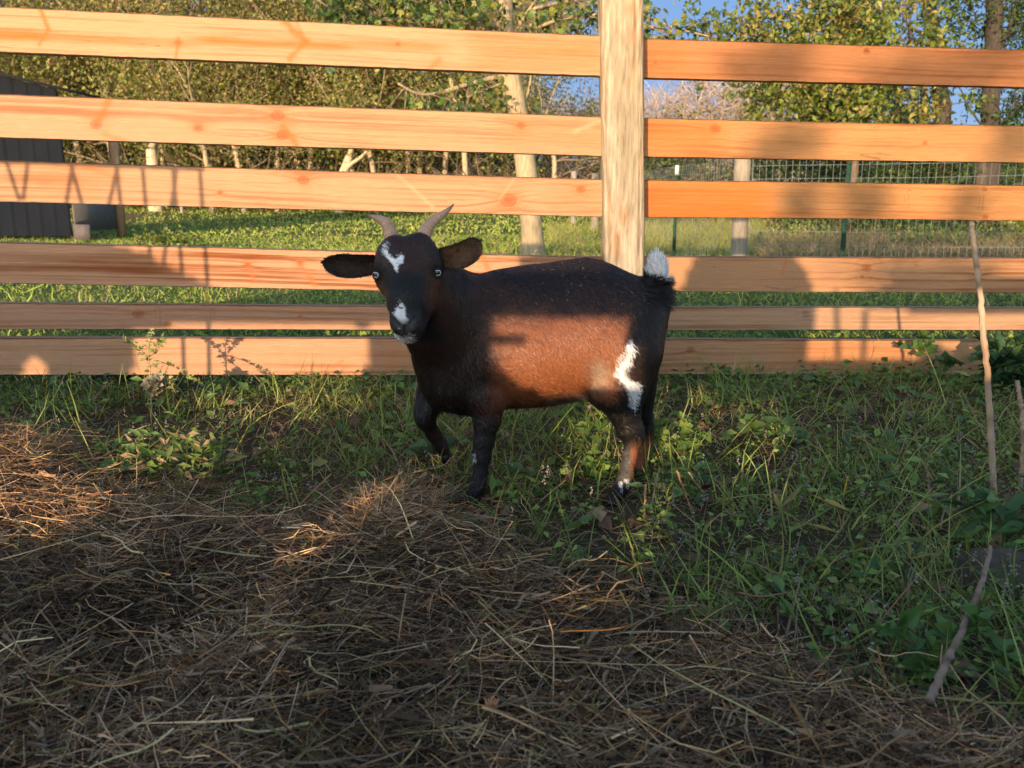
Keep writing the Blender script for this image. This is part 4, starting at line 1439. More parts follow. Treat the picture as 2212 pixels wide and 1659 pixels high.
G1 = (0.15, 0.235, 0.045)
G2 = (0.24, 0.32, 0.06)
G3 = (0.36, 0.40, 0.11)
G4 = (0.09, 0.165, 0.045)
YEL = (0.33, 0.27, 0.06)
DRY = (0.38, 0.28, 0.15)
nothay = lambda x, y: feet_clear(x, y) * (1 - hay_mask(x, y)) * (0.15 + 0.85 * sstep(0.36, 0.56, fbm(x * 5, y * 5, 77, 2)))
nothay2 = lambda x, y: (1 - hay_mask(x, y) * 0.97)
pen = [
    blades(56000, 1.0, 3.6, (0.015, 0.065), (0.0014, 0.003), [G1, G2, G3, G4, DRY, TANS], [4, 4, 2, 3, 1.5, 1], nothay, 0.7, power=1.1),
    blades(10500, 1.0, 3.25, (0.06, 0.19), (0.0024, 0.0052), [G1, G2, G3, YEL, DRY], [4, 4, 3, 0.4, 1], nothay, 0.55, power=1.1, clump=0.4),
    blades(21000, 1.0, 3.2, (0.03, 0.12), (0.0010, 0.0022), [DRY, TANS, GREYB, (0.16, 0.06, 0.03)], [4, 3, 2, 1], nothay2, 2.2, seg=3, power=1.1),
    blades(900, 0.95, 2.4, (0.04, 0.12), (0.002, 0.004), [G1, G2, G3], [1, 1, 1], lambda x, y: hay_mask(x, y) * sstep(-0.1, 0.5, x) * 0.9 + 0.08, 0.6),
    blades(500, 1.1, 2.6, (0.10, 0.26), (0.0022, 0.004), [G3, (0.34, 0.34, 0.13), (0.36, 0.2, 0.13)], [3, 3, 1], lambda x, y: (1 - hay_mask(x, y)) * sstep(0.2, 0.7, x), 0.8, seg=4),
]
grass = join_build("grass", pen, M_GRASS)
tag(grass, kind="stuff")


def groundleaves(n, y0, y1, size, zr, cols, wts, mask, tilt=0.5, asp=0.62, xr=None):
    x, y = frustum_pts(n, y0, y1)
    k = RNG.random(n) < mask(x, y)
    if xr is not None:
        k &= (x > xr[0]) & (x < xr[1])
    x, y = x[k], y[k]
    n = len(x)
    z = H(x, y) + zr * RNG.random(n) ** 1.3
    a = RNG.random(n) * 2 * pi
    ax = norm(np.stack([np.cos(a), np.sin(a), RNG.normal(size=n) * 0.35], -1))
    nr = norm(np.stack([RNG.normal(size=n) * tilt, RNG.normal(size=n) * tilt - 0.35, np.ones(n)], -1))
    L = size[0] + (size[1] - size[0]) * RNG.random(n) ** 2
    c = np.array(cols)[RNG.choice(len(cols), n, p=np.array(wts) / sum(wts))] * (0.65 + 0.6 * RNG.random((n, 1)))
    return leaves(np.stack([x, y, z], -1), ax, nr, L, L * asp * (0.7 + 0.5 * RNG.random(n)), c)


clump_mask = lambda x, y: feet_clear(x, y) * (1 - hay_mask(x, y)) * sstep(0.40, 0.62, fbm(x * 3.2, y * 3.2, 130, 3))
right_mask = lambda x, y: (1 - 0.8 * hay_mask(x, y)) * sstep(0.35, 1.1, x + 0.25 * (y - 1)) * sstep(0.35, 0.6, fbm(x * 4, y * 4, 131, 3))
cover = [
    groundleaves(19000, 1.0, 3.4, (0.010, 0.026), 0.05, [G1, G2, G4, G3], [4, 4, 3, 1.5], clump_mask),
    groundleaves(1700, 1.0, 3.2, (0.025, 0.05), 0.05, [G1, G2, G4], [4, 3, 2], clump_mask, 0.45, 0.55),
    groundleaves(2400, 1.1, 3.0, (0.035, 0.065), 0.07, [(0.12, 0.21, 0.045), (0.19, 0.29, 0.06), G4, (0.30, 0.30, 0.09)], [3, 2, 2, 0.5], lambda x, y: nothay(x, y) * sstep(0.4, 0.55, fbm(x * 3, y * 3, 165, 2)), 0.55, 0.42),
    groundleaves(5200, 1.3, 3.2, (0.018, 0.042), 0.06, [(0.17, 0.27, 0.05), (0.24, 0.33, 0.07), G1], [3, 2, 2], lambda x, y: nothay(x, y) * sstep(0.45, 0.6, fbm(x * 6, y * 6, 155, 2)), 0.6, 0.45),
    groundleaves(1900, 0.85, 3.2, (0.02, 0.06), 0.06, [(0.06, 0.13, 0.035), G1, G4, G2], [3, 3, 3, 1], right_mask, 0.5, 0.5),
    groundleaves(2000, 2.7, 3.3, (0.02, 0.05), 0.08, [G4, G1], [3, 2], lambda x, y: (1 - hay_mask(x, y)) * 0.8, 0.7),
]
gcov = join_build("weed_ground_cover", cover, M_LEAF)
tag(gcov, kind="stuff")
dead = [groundleaves(700, 1.0, 3.1, (0.02, 0.055), 0.035, [(0.20, 0.11, 0.06), (0.14, 0.075, 0.045), (0.28, 0.18, 0.10)], [3, 3, 2], nothay2, 0.6, 0.7)]
lit = join_build("fallen_leaves", dead, M_STRAW)
tag(lit, kind="stuff")
# tiny pale seed heads on wiry stalks
sx, sy = frustum_pts(700, 1.15, 3.1)
kk_ = RNG.random(700) < clump_mask(sx, sy) + 0.12 * (1 - hay_mask(sx, sy))
sx, sy = sx[kk_], sy[kk_]
sv = MB()
for x_, y_ in zip(sx, sy):
    z_ = float(H(x_, y_)) + 0.03 + 0.05 * RNG.random()
    for q in range(7):
        p_ = np.array([x_, y_, z_ + q * 0.0028]) + RNG.normal(size=3) * 0.0022
        s_ = 0.0016 + 0.0012 * RNG.random()
        sv.add(p_ + s_ * np.array([(1, 0, 0), (-1, 0, 0), (0, 1, 0), (0, -1, 0), (0, 0, 1.2), (0, 0, -1.2)]), None,
               [(0, 2, 4), (2, 1, 4), (1, 3, 4), (3, 0, 4), (2, 0, 5), (1, 2, 5), (3, 1, 5), (0, 3, 5)], np.array((0.34, 0.29, 0.24)) * (0.6 + 0.5 * RNG.random()))
seeds = sv.build("seed_heads", M_STRAW)
tag(seeds, kind="stuff")


# ---------------------------------------------------------------- single plants and sticks
def plant(name, px, py, label, cat, stems, leafspec, stemcol, leafcols, group=None, z=0.0, seedheads=False):
    """stems: list of polylines in px (px, py, dY); leafspec: (count, length, aspect, from, to)"""
    root = G(px, py, z)
    e = empty(name, (root[0], root[1], float(H(root[0], root[1]))), label, cat, group)
    base = np.array(e.location)
    Y0 = root[1]
    sb = MB()
    lb = []
    for st in stems:
        P = np.array([U(p[0], p[1], Y0 + p[2]) for p in st[0]])
        t0 = np.linspace(0, 1, len(P))
        t = np.linspace(0, 1, 14)
        S = np.stack([np.interp(t, t0, P[:, a]) for a in range(3)], -1)
        for _ in range(2):
            S[1:-1] = (S[:-2] + S[2:] + 2 * S[1:-1]) / 4
        sb.tube(S, np.linspace(st[1], st[1] * 0.45, 14), 6, stemcol)
        if st is not stems[-1]:
            sb.build("stem", M_GRASS if max(stemcol) < 0.3 else M_WOOD, e, True, base)
            sb = MB()
        cnt, ll, asp, f0, f1 = leafspec
        if cnt:
            tt = f0 + (f1 - f0) * RNG.random(cnt)
            B = np.stack([np.interp(tt, t, S[:, a]) for a in range(3)], -1)
            ax = norm(rdir(cnt) * np.array([1, 0.8, 0.5]) + np.array([0, 0, 0.25]))
            nr = norm(rdir(cnt) * 0.6 + np.array([0, -0.6, 0.8]))
            L = ll * (0.5 + 0.8 * RNG.random(cnt))
            c = np.array(leafcols)[RNG.choice(len(leafcols), cnt)] * (0.7 + 0.5 * RNG.random((cnt, 1)))
            lb.append(leaves(B - base, ax, nr, L, L * asp, c))
    sb.build("stem", M_GRASS if max(stemcol) < 0.3 else M_WOOD, e, True, base)
    if lb:
        o = join_build("foliage", lb, M_LEAF)
        o.parent = e
    return e


plant("dead_weed", 328, 905, "withered pale weed stalk with a dried curled clump of leaves, left of the goat", "weed",
      [([(328, 905, 0), (326, 850, 0), (322, 770, .0), (318, 745, 0), (330, 725, 0), (326, 708, 0)], 0.0026), ([(322, 790, 0), (306, 755, 0.0), (288, 745, 0), (270, 735, 0)], 0.0016),
       ([(324, 780, 0), (345, 800, 0), (365, 820, 0), (380, 850, 0)], 0.0018), ([(330, 775, 0), (372, 790, 0), (410, 812, 0), (440, 832, 0)], 0.0012), ([(326, 770, 0), (345, 745, 0), (352, 728, 0)], 0.0014)],
      (42, 0.019, 0.5, 0.1, 1.0), (0.42, 0.34, 0.2), [(0.36, 0.38, 0.12), (0.42, 0.38, 0.18), (0.25, 0.32, 0.08)])
plant("dead_weed_clump", 335, 905, "crumpled grey-brown dried leaf clump hanging on the withered stalk", "dried leaves",
      [([(332, 850, 0.0), (326, 830, -0.01), (345, 822, -0.02)], 0.001)], (130, 0.028, 0.8, 0.0, 1.0), (0.3, 0.25, 0.18), [(0.42, 0.35, 0.25), (0.32, 0.28, 0.2), (0.45, 0.42, 0.24)])
plant("feathery_weed", 556, 815, "small feathery light green weed in front of the bottom left board", "weed",
      [([(556, 815, 0), (552, 780, 0), (545, 755, 0), (530, 735, 0), (510, 722, 0)], 0.0012), ([(558, 812, 0), (566, 780, 0), (556, 745, 0), (552, 728, 0)], 0.0012), ([(560, 810, 0), (585, 770, 0), (592, 738, 0)], 0.001),
       ([(556, 805, 0), (535, 775, 0), (522, 760, 0)], 0.001)],
      (90, 0.017, 0.25, 0.05, 1.0), (0.16, 0.2, 0.05), [(0.28, 0.36, 0.08), (0.34, 0.38, 0.11), (0.18, 0.26, 0.06)])
plant("leaning_weed", 690, 815, "thin leaning stem with a few dark leaves, before the bottom board near the goat", "weed",
      [([(700, 822, 0), (670, 790, 0), (640, 755, 0), (606, 730, 0)], 0.0014), ([(694, 812, 0), (702, 790, 0), (695, 775, 0), (678, 768, 0)], 0.0011)],
      (7, 0.030, 0.4, 0.35, 1.0), (0.13, 0.14, 0.05), [(0.05, 0.10, 0.03), (0.09, 0.14, 0.04)])
plant("bramble_sprig", 2040, 835, "low leafy sprig with toothed green leaves before the bottom right board", "weed",
      [([(2040, 838, 0), (2030, 800, -.02), (2010, 770, -.02), (1975, 750, -.02), (1945, 748, -.02)], 0.0018), ([(2030, 800, 0), (2050, 780, 0), (2062, 790, 0)], 0.0014), ([(2005, 775, 0), (1998, 745, 0), (1992, 726, 0)], 0.0014)],
      (16, 0.05, 0.7, 0.2, 1.0), (0.10, 0.12, 0.04), [(0.08, 0.15, 0.035), (0.11, 0.19, 0.045), (0.05, 0.10, 0.03)])
plant("tall_grass_stalk", 1900, 845, "tall thin yellow forked grass stalk before the bottom right board", "grass stalk",
      [([(1884, 850, 0), (1890, 800, 0), (1901, 765, 0), (1903, 740, 0), (1886, 715, 0)], 0.0012), ([(1901, 765, 0), (1909, 745, 0)], 0.0009)], (0, 0, 0, 0, 0), (0.33, 0.27, 0.12), [(1, 1, 1)])
plant("broad_leaf_weed", 940, 1020, "broad drooping green leaf standing under the goat's lifted foreleg", "weed",
      [([(940, 1020, 0.06), (936, 985, .06), (930, 955, .06)], 0.002)], (9, 0.072, 0.75, 0.3, 1.0), (0.08, 0.11, 0.03), [(0.045, 0.10, 0.03), (0.07, 0.14, 0.035)])
plant("yellow_leaf_sprout", 862, 1062, "yellow-green sprout with upright leaves on the far side of the hay heap", "weed",
      [([(862, 1062, 0.0), (860, 1035, 0), (866, 1012, 0)], 0.0012), ([(866, 1062, 0.0), (878, 1040, 0)], 0.0012)], (6, 0.045, 0.3, 0.1, 0.6), (0.14, 0.16, 0.04), [(0.20, 0.24, 0.05), (0.28, 0.24, 0.06)])
plant("leafy_weed", 1300, 1030, "bright sunlit leafy weed just left of the near hind leg", "weed",
      [([(1300, 1035, 0.0), (1288, 1000, 0), (1282, 975, 0)], 0.0014), ([(1306, 1035, 0), (1310, 1005, 0), (1316, 985, 0)], 0.0014), ([(1296, 1035, 0), (1272, 1012, 0)], 0.0012), ([(1300, 980, .15), (1296, 920, .15)], 0.0012), ([(1260, 960, .15), (1270, 900, .15)], 0.0012)],
      (9, 0.036, 0.55, 0.3, 1.0), (0.13, 0.17, 0.04), [(0.11, 0.20, 0.035), (0.15, 0.24, 0.05), (0.07, 0.14, 0.03)])
plant("leafy_weed", 1440, 985, "bright sunlit clover-like weed just right of the hind legs", "weed",
      [([(1440, 985, 0.0), (1432, 945, 0), (1425, 910, 0)], 0.0013), ([(1450, 985, 0), (1470, 940, 0), (1488, 905, 0)], 0.0013), ([(1440, 980, 0), (1405, 930, 0), (1400, 900, 0)], 0.0013), ([(1455, 990, 0), (1500, 965, 0), (1520, 930, 0)], 0.0013), ([(1470, 990, 0), (1475, 950, 0)], 0.0013)],
      (26, 0.026, 0.7, 0.1, 1.0), (0.13, 0.17, 0.04), [(0.15, 0.27, 0.045), (0.2, 0.32, 0.06), (0.25, 0.33, 0.06)])
plant("nettle", 1640, 960, "toothed light green nettle-like weed among the grass right of the goat", "weed",
      [([(1640, 965, 0.0), (1625, 930, 0), (1600, 905, 0)], 0.0014), ([(1645, 965, 0), (1660, 930, 0), (1685, 912, 0)], 0.0014), ([(1640, 960, 0), (1700, 955, 0), (1740, 945, 0)], 0.0014)],
      (13, 0.045, 0.65, 0.3, 1.0), (0.11, 0.15, 0.04), [(0.10, 0.18, 0.04), (0.13, 0.22, 0.05), (0.06, 0.12, 0.03)])
plant("knotweed", 1585, 1345, "knotweed with pinkish jointed stems sprawling right of the hay", "weed",
      [([(1640, 1360, 0), (1580, 1330, 0), (1500, 1300, 0), (1430, 1295, 0)], 0.0018), ([(1575, 1275, 0), (1640, 1290, 0), (1720, 1278, 0)], 0.0018), ([(1520, 1310, 0), (1560, 1360, 0), (1600, 1420, 0), (1660, 1450, 0)], 0.0018)],
      (4, 0.05, 0.3, 0.0, 1.0), (0.34, 0.15, 0.11), [(0.15, 0.24, 0.05), (0.10, 0.18, 0.04)])
plant("jointed_grass", 1930, 1280, "pale jointed grass stems forking upwards right of the knotweed", "grass stalk",
      [([(1845, 1330, 0), (1880, 1260, 0), (1935, 1190, 0), (1942, 1160, 0), (1975, 1085, 0)], 0.0022), ([(1940, 1175, 0), (1840, 1190, 0), (1810, 1200, 0)], 0.002), ([(1940, 1175, 0), (1975, 1215, 0), (1985, 1270, 0)], 0.0018), ([(1960, 1100, 0), (2030, 1055, 0)], 0.0014),
       ([(1715, 1145, .05), (1790, 1100, .05), (1815, 1082, .05)], 0.002), ([(1700, 1160, .05), (1685, 1090, .05), (1700, 1040, .05)], 0.002), ([(1770, 1200, 0), (1820, 1140, 0), (1850, 1085, 0)], 0.002)],
      (2, 0.06, 0.14, 0.3, 0.9), (0.24, 0.26, 0.09), [(0.14, 0.18, 0.05), (0.3, 0.25, 0.06)])
plant("yellow_grass", 1818, 1085, "upright bright yellow grass blade among the weeds right of centre", "grass blade",
      [([(1818, 1085, 0), (1824, 1060, 0), (1832, 1028, 0)], 0.0036)], (0, 0, 0, 0, 0), (0.52, 0.36, 0.05), [(1, 1, 1)])
plant("shrubby_weed", 2190, 1180, "dark green long-leaved weed at the foot of the tall bare stalk", "weed",
      [([(2180, 1190, 0), (2160, 1120, 0), (2150, 1070, 0)], 0.003), ([(2180, 1190, 0), (2120, 1130, 0), (2095, 1080, 0)], 0.002), ([(2190, 1190, 0), (2215, 1130, 0), (2250, 1100, 0)], 0.002), ([(2180, 1200, 0), (2140, 1210, -.05), (2100, 1230, -.05)], 0.002), ([(2190, 1200, 0), (2230, 1230, -.05)], 0.002)],
      (14, 0.07, 0.35, 0.2, 1.0), (0.09, 0.12, 0.05), [(0.09, 0.18, 0.045), (0.12, 0.22, 0.055), (0.06, 0.12, 0.035)])
plant("shrubby_weed", 2170, 860, "bushy dark green weed at the right edge, hiding the bottom board's end", "weed",
      [([(2150 + i * 14, 870, 0), (2140 + i * 18, 800, 0), (2130 + i * 24, 730 + (i % 3) * 16, 0)], 0.003) for i in range(6)],
      (30, 0.07, 0.5, 0.2, 1.0), (0.08, 0.10, 0.04), [(0.045, 0.10, 0.035), (0.07, 0.14, 0.045), (0.03, 0.07, 0.03)])
plant("rosette_weed", 2000, 1450, "whorl-leaved green weed low on the right beside the fallen twig", "weed",
      [([(2000 + dx, 1480 + dy, 0), (2000 + dx, 1450 + dy, 0), (2000 + dx, 1425 + dy, 0)], 0.002) for dx, dy in ((0, 0), (-40, 40), (120, 40), (170, -20), (60, -60), (110, -90), (-60, -80))],
      (11, 0.045, 0.5, 0.4, 1.0), (0.08, 0.12, 0.04), [(0.09, 0.19, 0.045), (0.12, 0.22, 0.05)])
plant("leafy_weed", 20, 815, "sunlit leafy weed at the left edge before the bottom board", "weed",
      [([(20, 830, 0), (15, 800, 0), (10, 775, 0)], 0.0014), ([(24, 830, 0), (40, 800, 0), (48, 780, 0)], 0.0014)], (12, 0.03, 0.5, 0.2, 1.0), (0.12, 0.15, 0.04), [(0.12, 0.19, 0.04), (0.2, 0.24, 0.06)])
plant("dark_weed", 640, 850, "low clump of dark green leaves against the foot of the left fence", "weed",
      [([(x_, 850, 0), (x_ + 6, 825, 0), (x_ + 10, 800 + (x_ % 3) * 8, 0)], 0.0014) for x_ in range(200, 380, 22)], (9, 0.045, 0.6, 0.3, 1.0), (0.05, 0.07, 0.03), [(0.03, 0.065, 0.025), (0.04, 0.08, 0.03)])
plant("leaf_clump", 250, 1060, "sunlit tussock of narrow green leaves at the edge of the hay", "weed",
      [([(240 + i * 17, 1060 - (i % 4) * 14, 0), (250 + i * 17, 1010 - (i % 3) * 12, 0), (262 + i * 16, 970 - (i % 5) * 9, 0)], 0.0014) for i in range(15)], (13, 0.045, 0.28, 0.1, 1.0), (0.12, 0.16, 0.05), [(0.18, 0.26, 0.06), (0.26, 0.30, 0.09), (0.11, 0.2, 0.05), (0.4, 0.27, 0.14)])


def stick(name, pts, r0, r1, label, cat, col, group=None):
    P = np.array([U(*p) for p in pts])
    t0 = np.linspace(0, 1, len(P))
    t = np.linspace(0, 1, 60)
    S = np.stack([np.interp(t, t0, P[:, a]) for a in range(3)], -1)
    for _ in range(6):
        S[1:-1] = (S[:-2] + S[2:] + 2 * S[1:-1]) / 4
    S = S + 0.0008 * RNG.normal(size=S.shape)
    r = np.linspace(r0, r1, 60) * (1 + 0.12 * (vnoise(t * 22, t * 0, 4) - 0.5)) * (1 + 0.35 * np.exp(-((t[:, None] - np.array([.22, .47, .7])[None]) / .008) ** 2).sum(1))
    n = vnoise(t * 26, t * 0, 8)
    c = mixc(np.array(col), np.array(col) * np.array([0.45, 0.38, 0.34]), sstep(0.5, 0.9, n) * 0.7)
    mb = MB()
    mb.tube(S - S[0], r, 8, c)
    o = mb.build(name, M_WOOD, smooth=True)
    o.location = tuple(S[0])
    return tag(o, label, cat, group)


stick("dry_stalk", [(2148, 1075, 1.87), (2142, 960, 1.86), (2132, 800, 1.86), (2118, 640, 1.86), (2106, 540, 1.86), (2097, 480, 1.86)], 0.0075, 0.0052, "tall pale bare stalk leaning upright at the right of the pen", "stalk", (0.52, 0.36, 0.24))
stick("dry_stalk", [(2204, 1050, 1.95), (2211, 960, 1.95), (2206, 880, 1.95), (2197, 822, 1.95)], 0.0055, 0.0050, "shorter broken stalk at the right edge beside the tall bare one", "stalk", (0.45, 0.33, 0.22))
stick("fallen_twig", [(2140, 1180, 1.42), (2128, 1240, 1.31), (2085, 1345, 1.14), (2040, 1440, 1.03), (2005, 1520, 0.96)], 0.0036, 0.0056, "grey-brown twig lying aslant in the weeds at lower right", "twig", (0.30, 0.20, 0.14))
stick("straw_stub", [(1391, 1150, 1.74), (1392, 1100, 1.75), (1395, 1048, 1.75)], 0.0022, 0.0024, "short upright orange straw stub just behind the near hind hoof", "straw stub", (0.55, 0.30, 0.14))
stick("forked_stem", [(1500, 1120, 1.78), (1482, 1070, 1.79), (1462, 1015, 1.79)], 0.0022, 0.0020, "reddish forked dry stem rising right of the hind hooves", "stem", (0.45, 0.22, 0.13))
stick("straw_stub", [(1530, 1075, 1.8), (1500, 1040, 1.8), (1488, 1020, 1.8)], 0.0016, 0.0014, "thin slanting tan stem beside the reddish forked one", "stem", (0.4, 0.26, 0.15))
stick("straw_stub", [(2012, 1110, 1.75), (2008, 1060, 1.76), (2000, 1000, 1.76)], 0.0024, 0.0030, "upright grey stub of a cut stalk left of the tall bare stalk", "stalk", (0.30, 0.22, 0.16))
stick("bent_straw", [(150, 1530, 1.03), (700, 1480, 1.09), (860, 1585, 1.0)], 0.0012, 0.0012, "long bent straw lying across the hay near the bottom", "straw", (0.34, 0.25, 0.12))
stick("bent_straw", [(750, 1470, 1.1), (778, 1500, 1.07), (790, 1570, 1.0), (815, 1655, 0.93)], 0.0022, 0.0018, "curved yellowish straw bending down toward the bottom edge", "straw", (0.40, 0.36, 0.18))
stick("bent_straw", [(1730, 1390, 1.22), (1770, 1470, 1.12), (1850, 1560, 1.03), (1930, 1650, .95)], 0.0026, 0.0022, "thick tan straw curving down at lower right", "straw", (0.36, 0.25, 0.14))
stick("bent_straw", [(1480, 1560, 1.06), (1580, 1500, 1.12), (1690, 1450, 1.16)], 0.0022, 0.0018, "pale green straw slanting up right at the lower edge", "straw", (0.36, 0.36, 0.17))
stick("budded_stem", [(1052, 1660, 0.955), (1056, 1600, 0.96), (1060, 1530, 0.965)], 0.0026, 0.0020, "upright brown-green stem with a small orange tuft at the bottom edge", "stem", (0.16, 0.13, 0.06))
bt = MB()
pb = U(1062, 1528, 0.965)
for q in range(5):
    a_ = -0.6 + q * 0.3
    bt.tube([pb, pb + np.array([a_ * 0.010, -0.002, 0.006]), pb + np.array([a_ * 0.014, 0, 0.013])], [0.0016, 0.0019, 0.0008], 6, (0.55, 0.25, 0.12))
o = bt.build("orange_tuft", M_STRAW)
tag(o, "small orange bud tuft on top of the stem at the bottom edge", "bud")

# stone in the weeds on the right
pc = G(2150, 1215, 0.03)
th = np.linspace(0, pi, 24)[:, None]
ph = np.linspace(0, 2 * pi, 40, endpoint=False)[None, :]
sx_ = np.sin(th) * np.cos(ph)
sy_ = np.sin(th) * np.sin(ph)
sz_ = np.cos(th) + 0 * ph
rr_ = 1 + 0.5 * (fbm(sx_ * 2 + 7, sy_ * 2 + sz_ * 3, 5, 4) - 0.5) + 0.12 * (fbm(sx_ * 9 + 7, sy_ * 9 + sz_ * 9, 15, 3) - 0.5)
SV = np.stack([sx_ * rr_ * 0.11, sy_ * rr_ * 0.07, sz_ * rr_ * 0.05], -1).reshape(-1, 3)
ix = np.arange(24 * 40).reshape(24, 40)
nx2 = np.roll(ix, -1, 1)
q_ = np.stack([ix[:-1], ix[1:], nx2[1:], nx2[:-1]], -1).reshape(-1, 4)
sc_ = mixc((0.045, 0.034, 0.024), (0.12, 0.092, 0.068), fbm(SV[:, 0] * 30, SV[:, 2] * 30, 6, 3))
stone = new_mesh("stone", SV, q_, M_STONE, vcol=sc_, smooth=True)
stone.location = (pc[0] + 0.02, pc[1], float(H(pc[0], pc[1])) + 0.002)
tag(stone, "half buried grey stone in the weeds behind the fallen twig", "stone")
# the white petal scrap and other singles
def scrap(name, px, py, Y, size, col, label, cat, n=5):
    p_ = U(px, py, Y)
    a = np.arange(n) * 2 * pi / n
    ax = np.stack([np.cos(a), 0.3 * np.sin(a) - 0.2, np.sin(a)], -1)
    v, f, c = leaves(np.zeros((n, 3)), ax, np.tile((0.1, -1.0, 0.3), (n, 1)), np.full(n, size), np.full(n, size * 0.9), np.tile(col, (n, 1)), 0.15)
    o = new_mesh(name, v, f, M_LEAF, vcol=c)
    o.location = tuple(p_)
    return tag(o, label, cat)


scrap("white_flower", 1803, 996, 2.15, 0.011, (0.75, 0.76, 0.78), "single white flower-like scrap in the dark weeds right of the goat", "flower")
scrap("pink_flower", 1272, 877, 2.6, 0.010, (0.6, 0.42, 0.45), "tiny pink daisy showing under the goat's belly", "flower", 9)
for i_, (px_, py_, lab_) in enumerate([(1700, 845, "curled pale brown dead leaf lying before the right fence"), (1040, 1128, "crumpled brown leaf just below the near front hoof"), (1300, 1118, "flat brown leaf lying below the near hind hoof"), (1690, 1075, "dusty pinkish dead leaf among weeds right of the hooves"), (2045, 1425, "rolled orange-brown dead leaf beside the fallen twig")]):
    p_ = G(px_, py_, 0.02)
    n = 3
    ax = norm(RNG.normal(size=(n, 3)) * np.array([1, 0.7, 0.1]))
    v, f, c = leaves(RNG.normal(size=(n, 3)) * 0.004, ax, norm(np.array([0, -0.4, 1.0]) + RNG.normal(size=(n, 3)) * 0.3), np.full(n, 0.042), np.full(n, 0.026), np.tile((0.26, 0.16, 0.105), (n, 1)) * (0.7 + 0.5 * RNG.random((n, 1))), 0.5)
    o = new_mesh("dead_leaf", v, f, M_STRAW, vcol=c)
    o.location = (p_[0], p_[1], float(H(p_[0], p_[1])) + 0.02)
    tag(o, lab_, "dead leaf", "dead leaves on the ground")
# ---------------------------------------------------------------- field grass beyond the fence
F1 = (0.27, 0.38, 0.05)
F2 = (0.36, 0.44, 0.08)
F3 = (0.48, 0.48, 0.12)
F4 = (0.08, 0.14, 0.035)
FD = (0.42, 0.31, 0.15)
isdirt = lambda x, y: np.clip(np.exp(-(((x - dirt_c[0]) / 0.9) ** 2 + ((y - dirt_c[1]) / 1.7) ** 2)) * 1.7, 0, 1)
fm = lambda x, y: (1 - isdirt(x, y)) * (y > 3.15)
fm2 = lambda x, y: (1 - isdirt(x, y)) * sstep(0.42, 0.62, fbm(x * 0.7, y * 0.35, 61, 3))
fld = [
    blades(31000, 3.15, 7.0, (0.02, 0.07), (0.004, 0.008), [F1, F2, F4, F3, FD], [4, 3, 3, 1, 0.7], fm, 0.7, seg=2),
    blades(50000, 7.0, 15.0, (0.03, 0.09), (0.008, 0.016), [F1, F2, F3, F4, FD], [4, 4, 2, 2, 1], fm, 0.7, seg=2),
    blades(31000, 15.0, 40.0, (0.04, 0.12), (0.02, 0.04), [F1, F2, F3, F4, FD], [4, 4, 2, 2, 0.8], fm, 0.7, seg=2),
    blades(5000, 5.0, 16.0, (0.08, 0.24), (0.006, 0.012), [F2, F3, FD, (0.40, 0.24, 0.12)], [2, 3, 3, 1], fm2, 0.45, seg=2),
]
o = join_build("field_grass", fld, M_GRASS)
tag(o, kind="stuff")
fw = []
for (n, y0, y1, sz) in ((9000, 3.2, 7, (0.015, 0.035)), (6000, 7, 16, (0.02, 0.045))):
    x, y = frustum_pts(n, y0, y1)
    k = RNG.random(n) < fm2(x, y) * 0.8 + 0.1
    x, y = x[k], y[k]
    n = len(x)
    c = np.array([F1, F2, F4])[RNG.choice(3, n)] * (0.7 + 0.5 * RNG.random((n, 1)))
    ax = norm(rdir(n) * np.array([1, 1, 0.4]))
    L = sz[0] + (sz[1] - sz[0]) * RNG.random(n)
    fw.append(leaves(np.stack([x, y, H(x, y) + 0.05 * RNG.random(n)], -1), ax, norm(rdir(n) * 0.5 + np.array([-.2, -.7, 1.0])), L, L * 0.7, c))
o = join_build("field_weeds", fw, M_LEAF)
tag(o, kind="stuff")


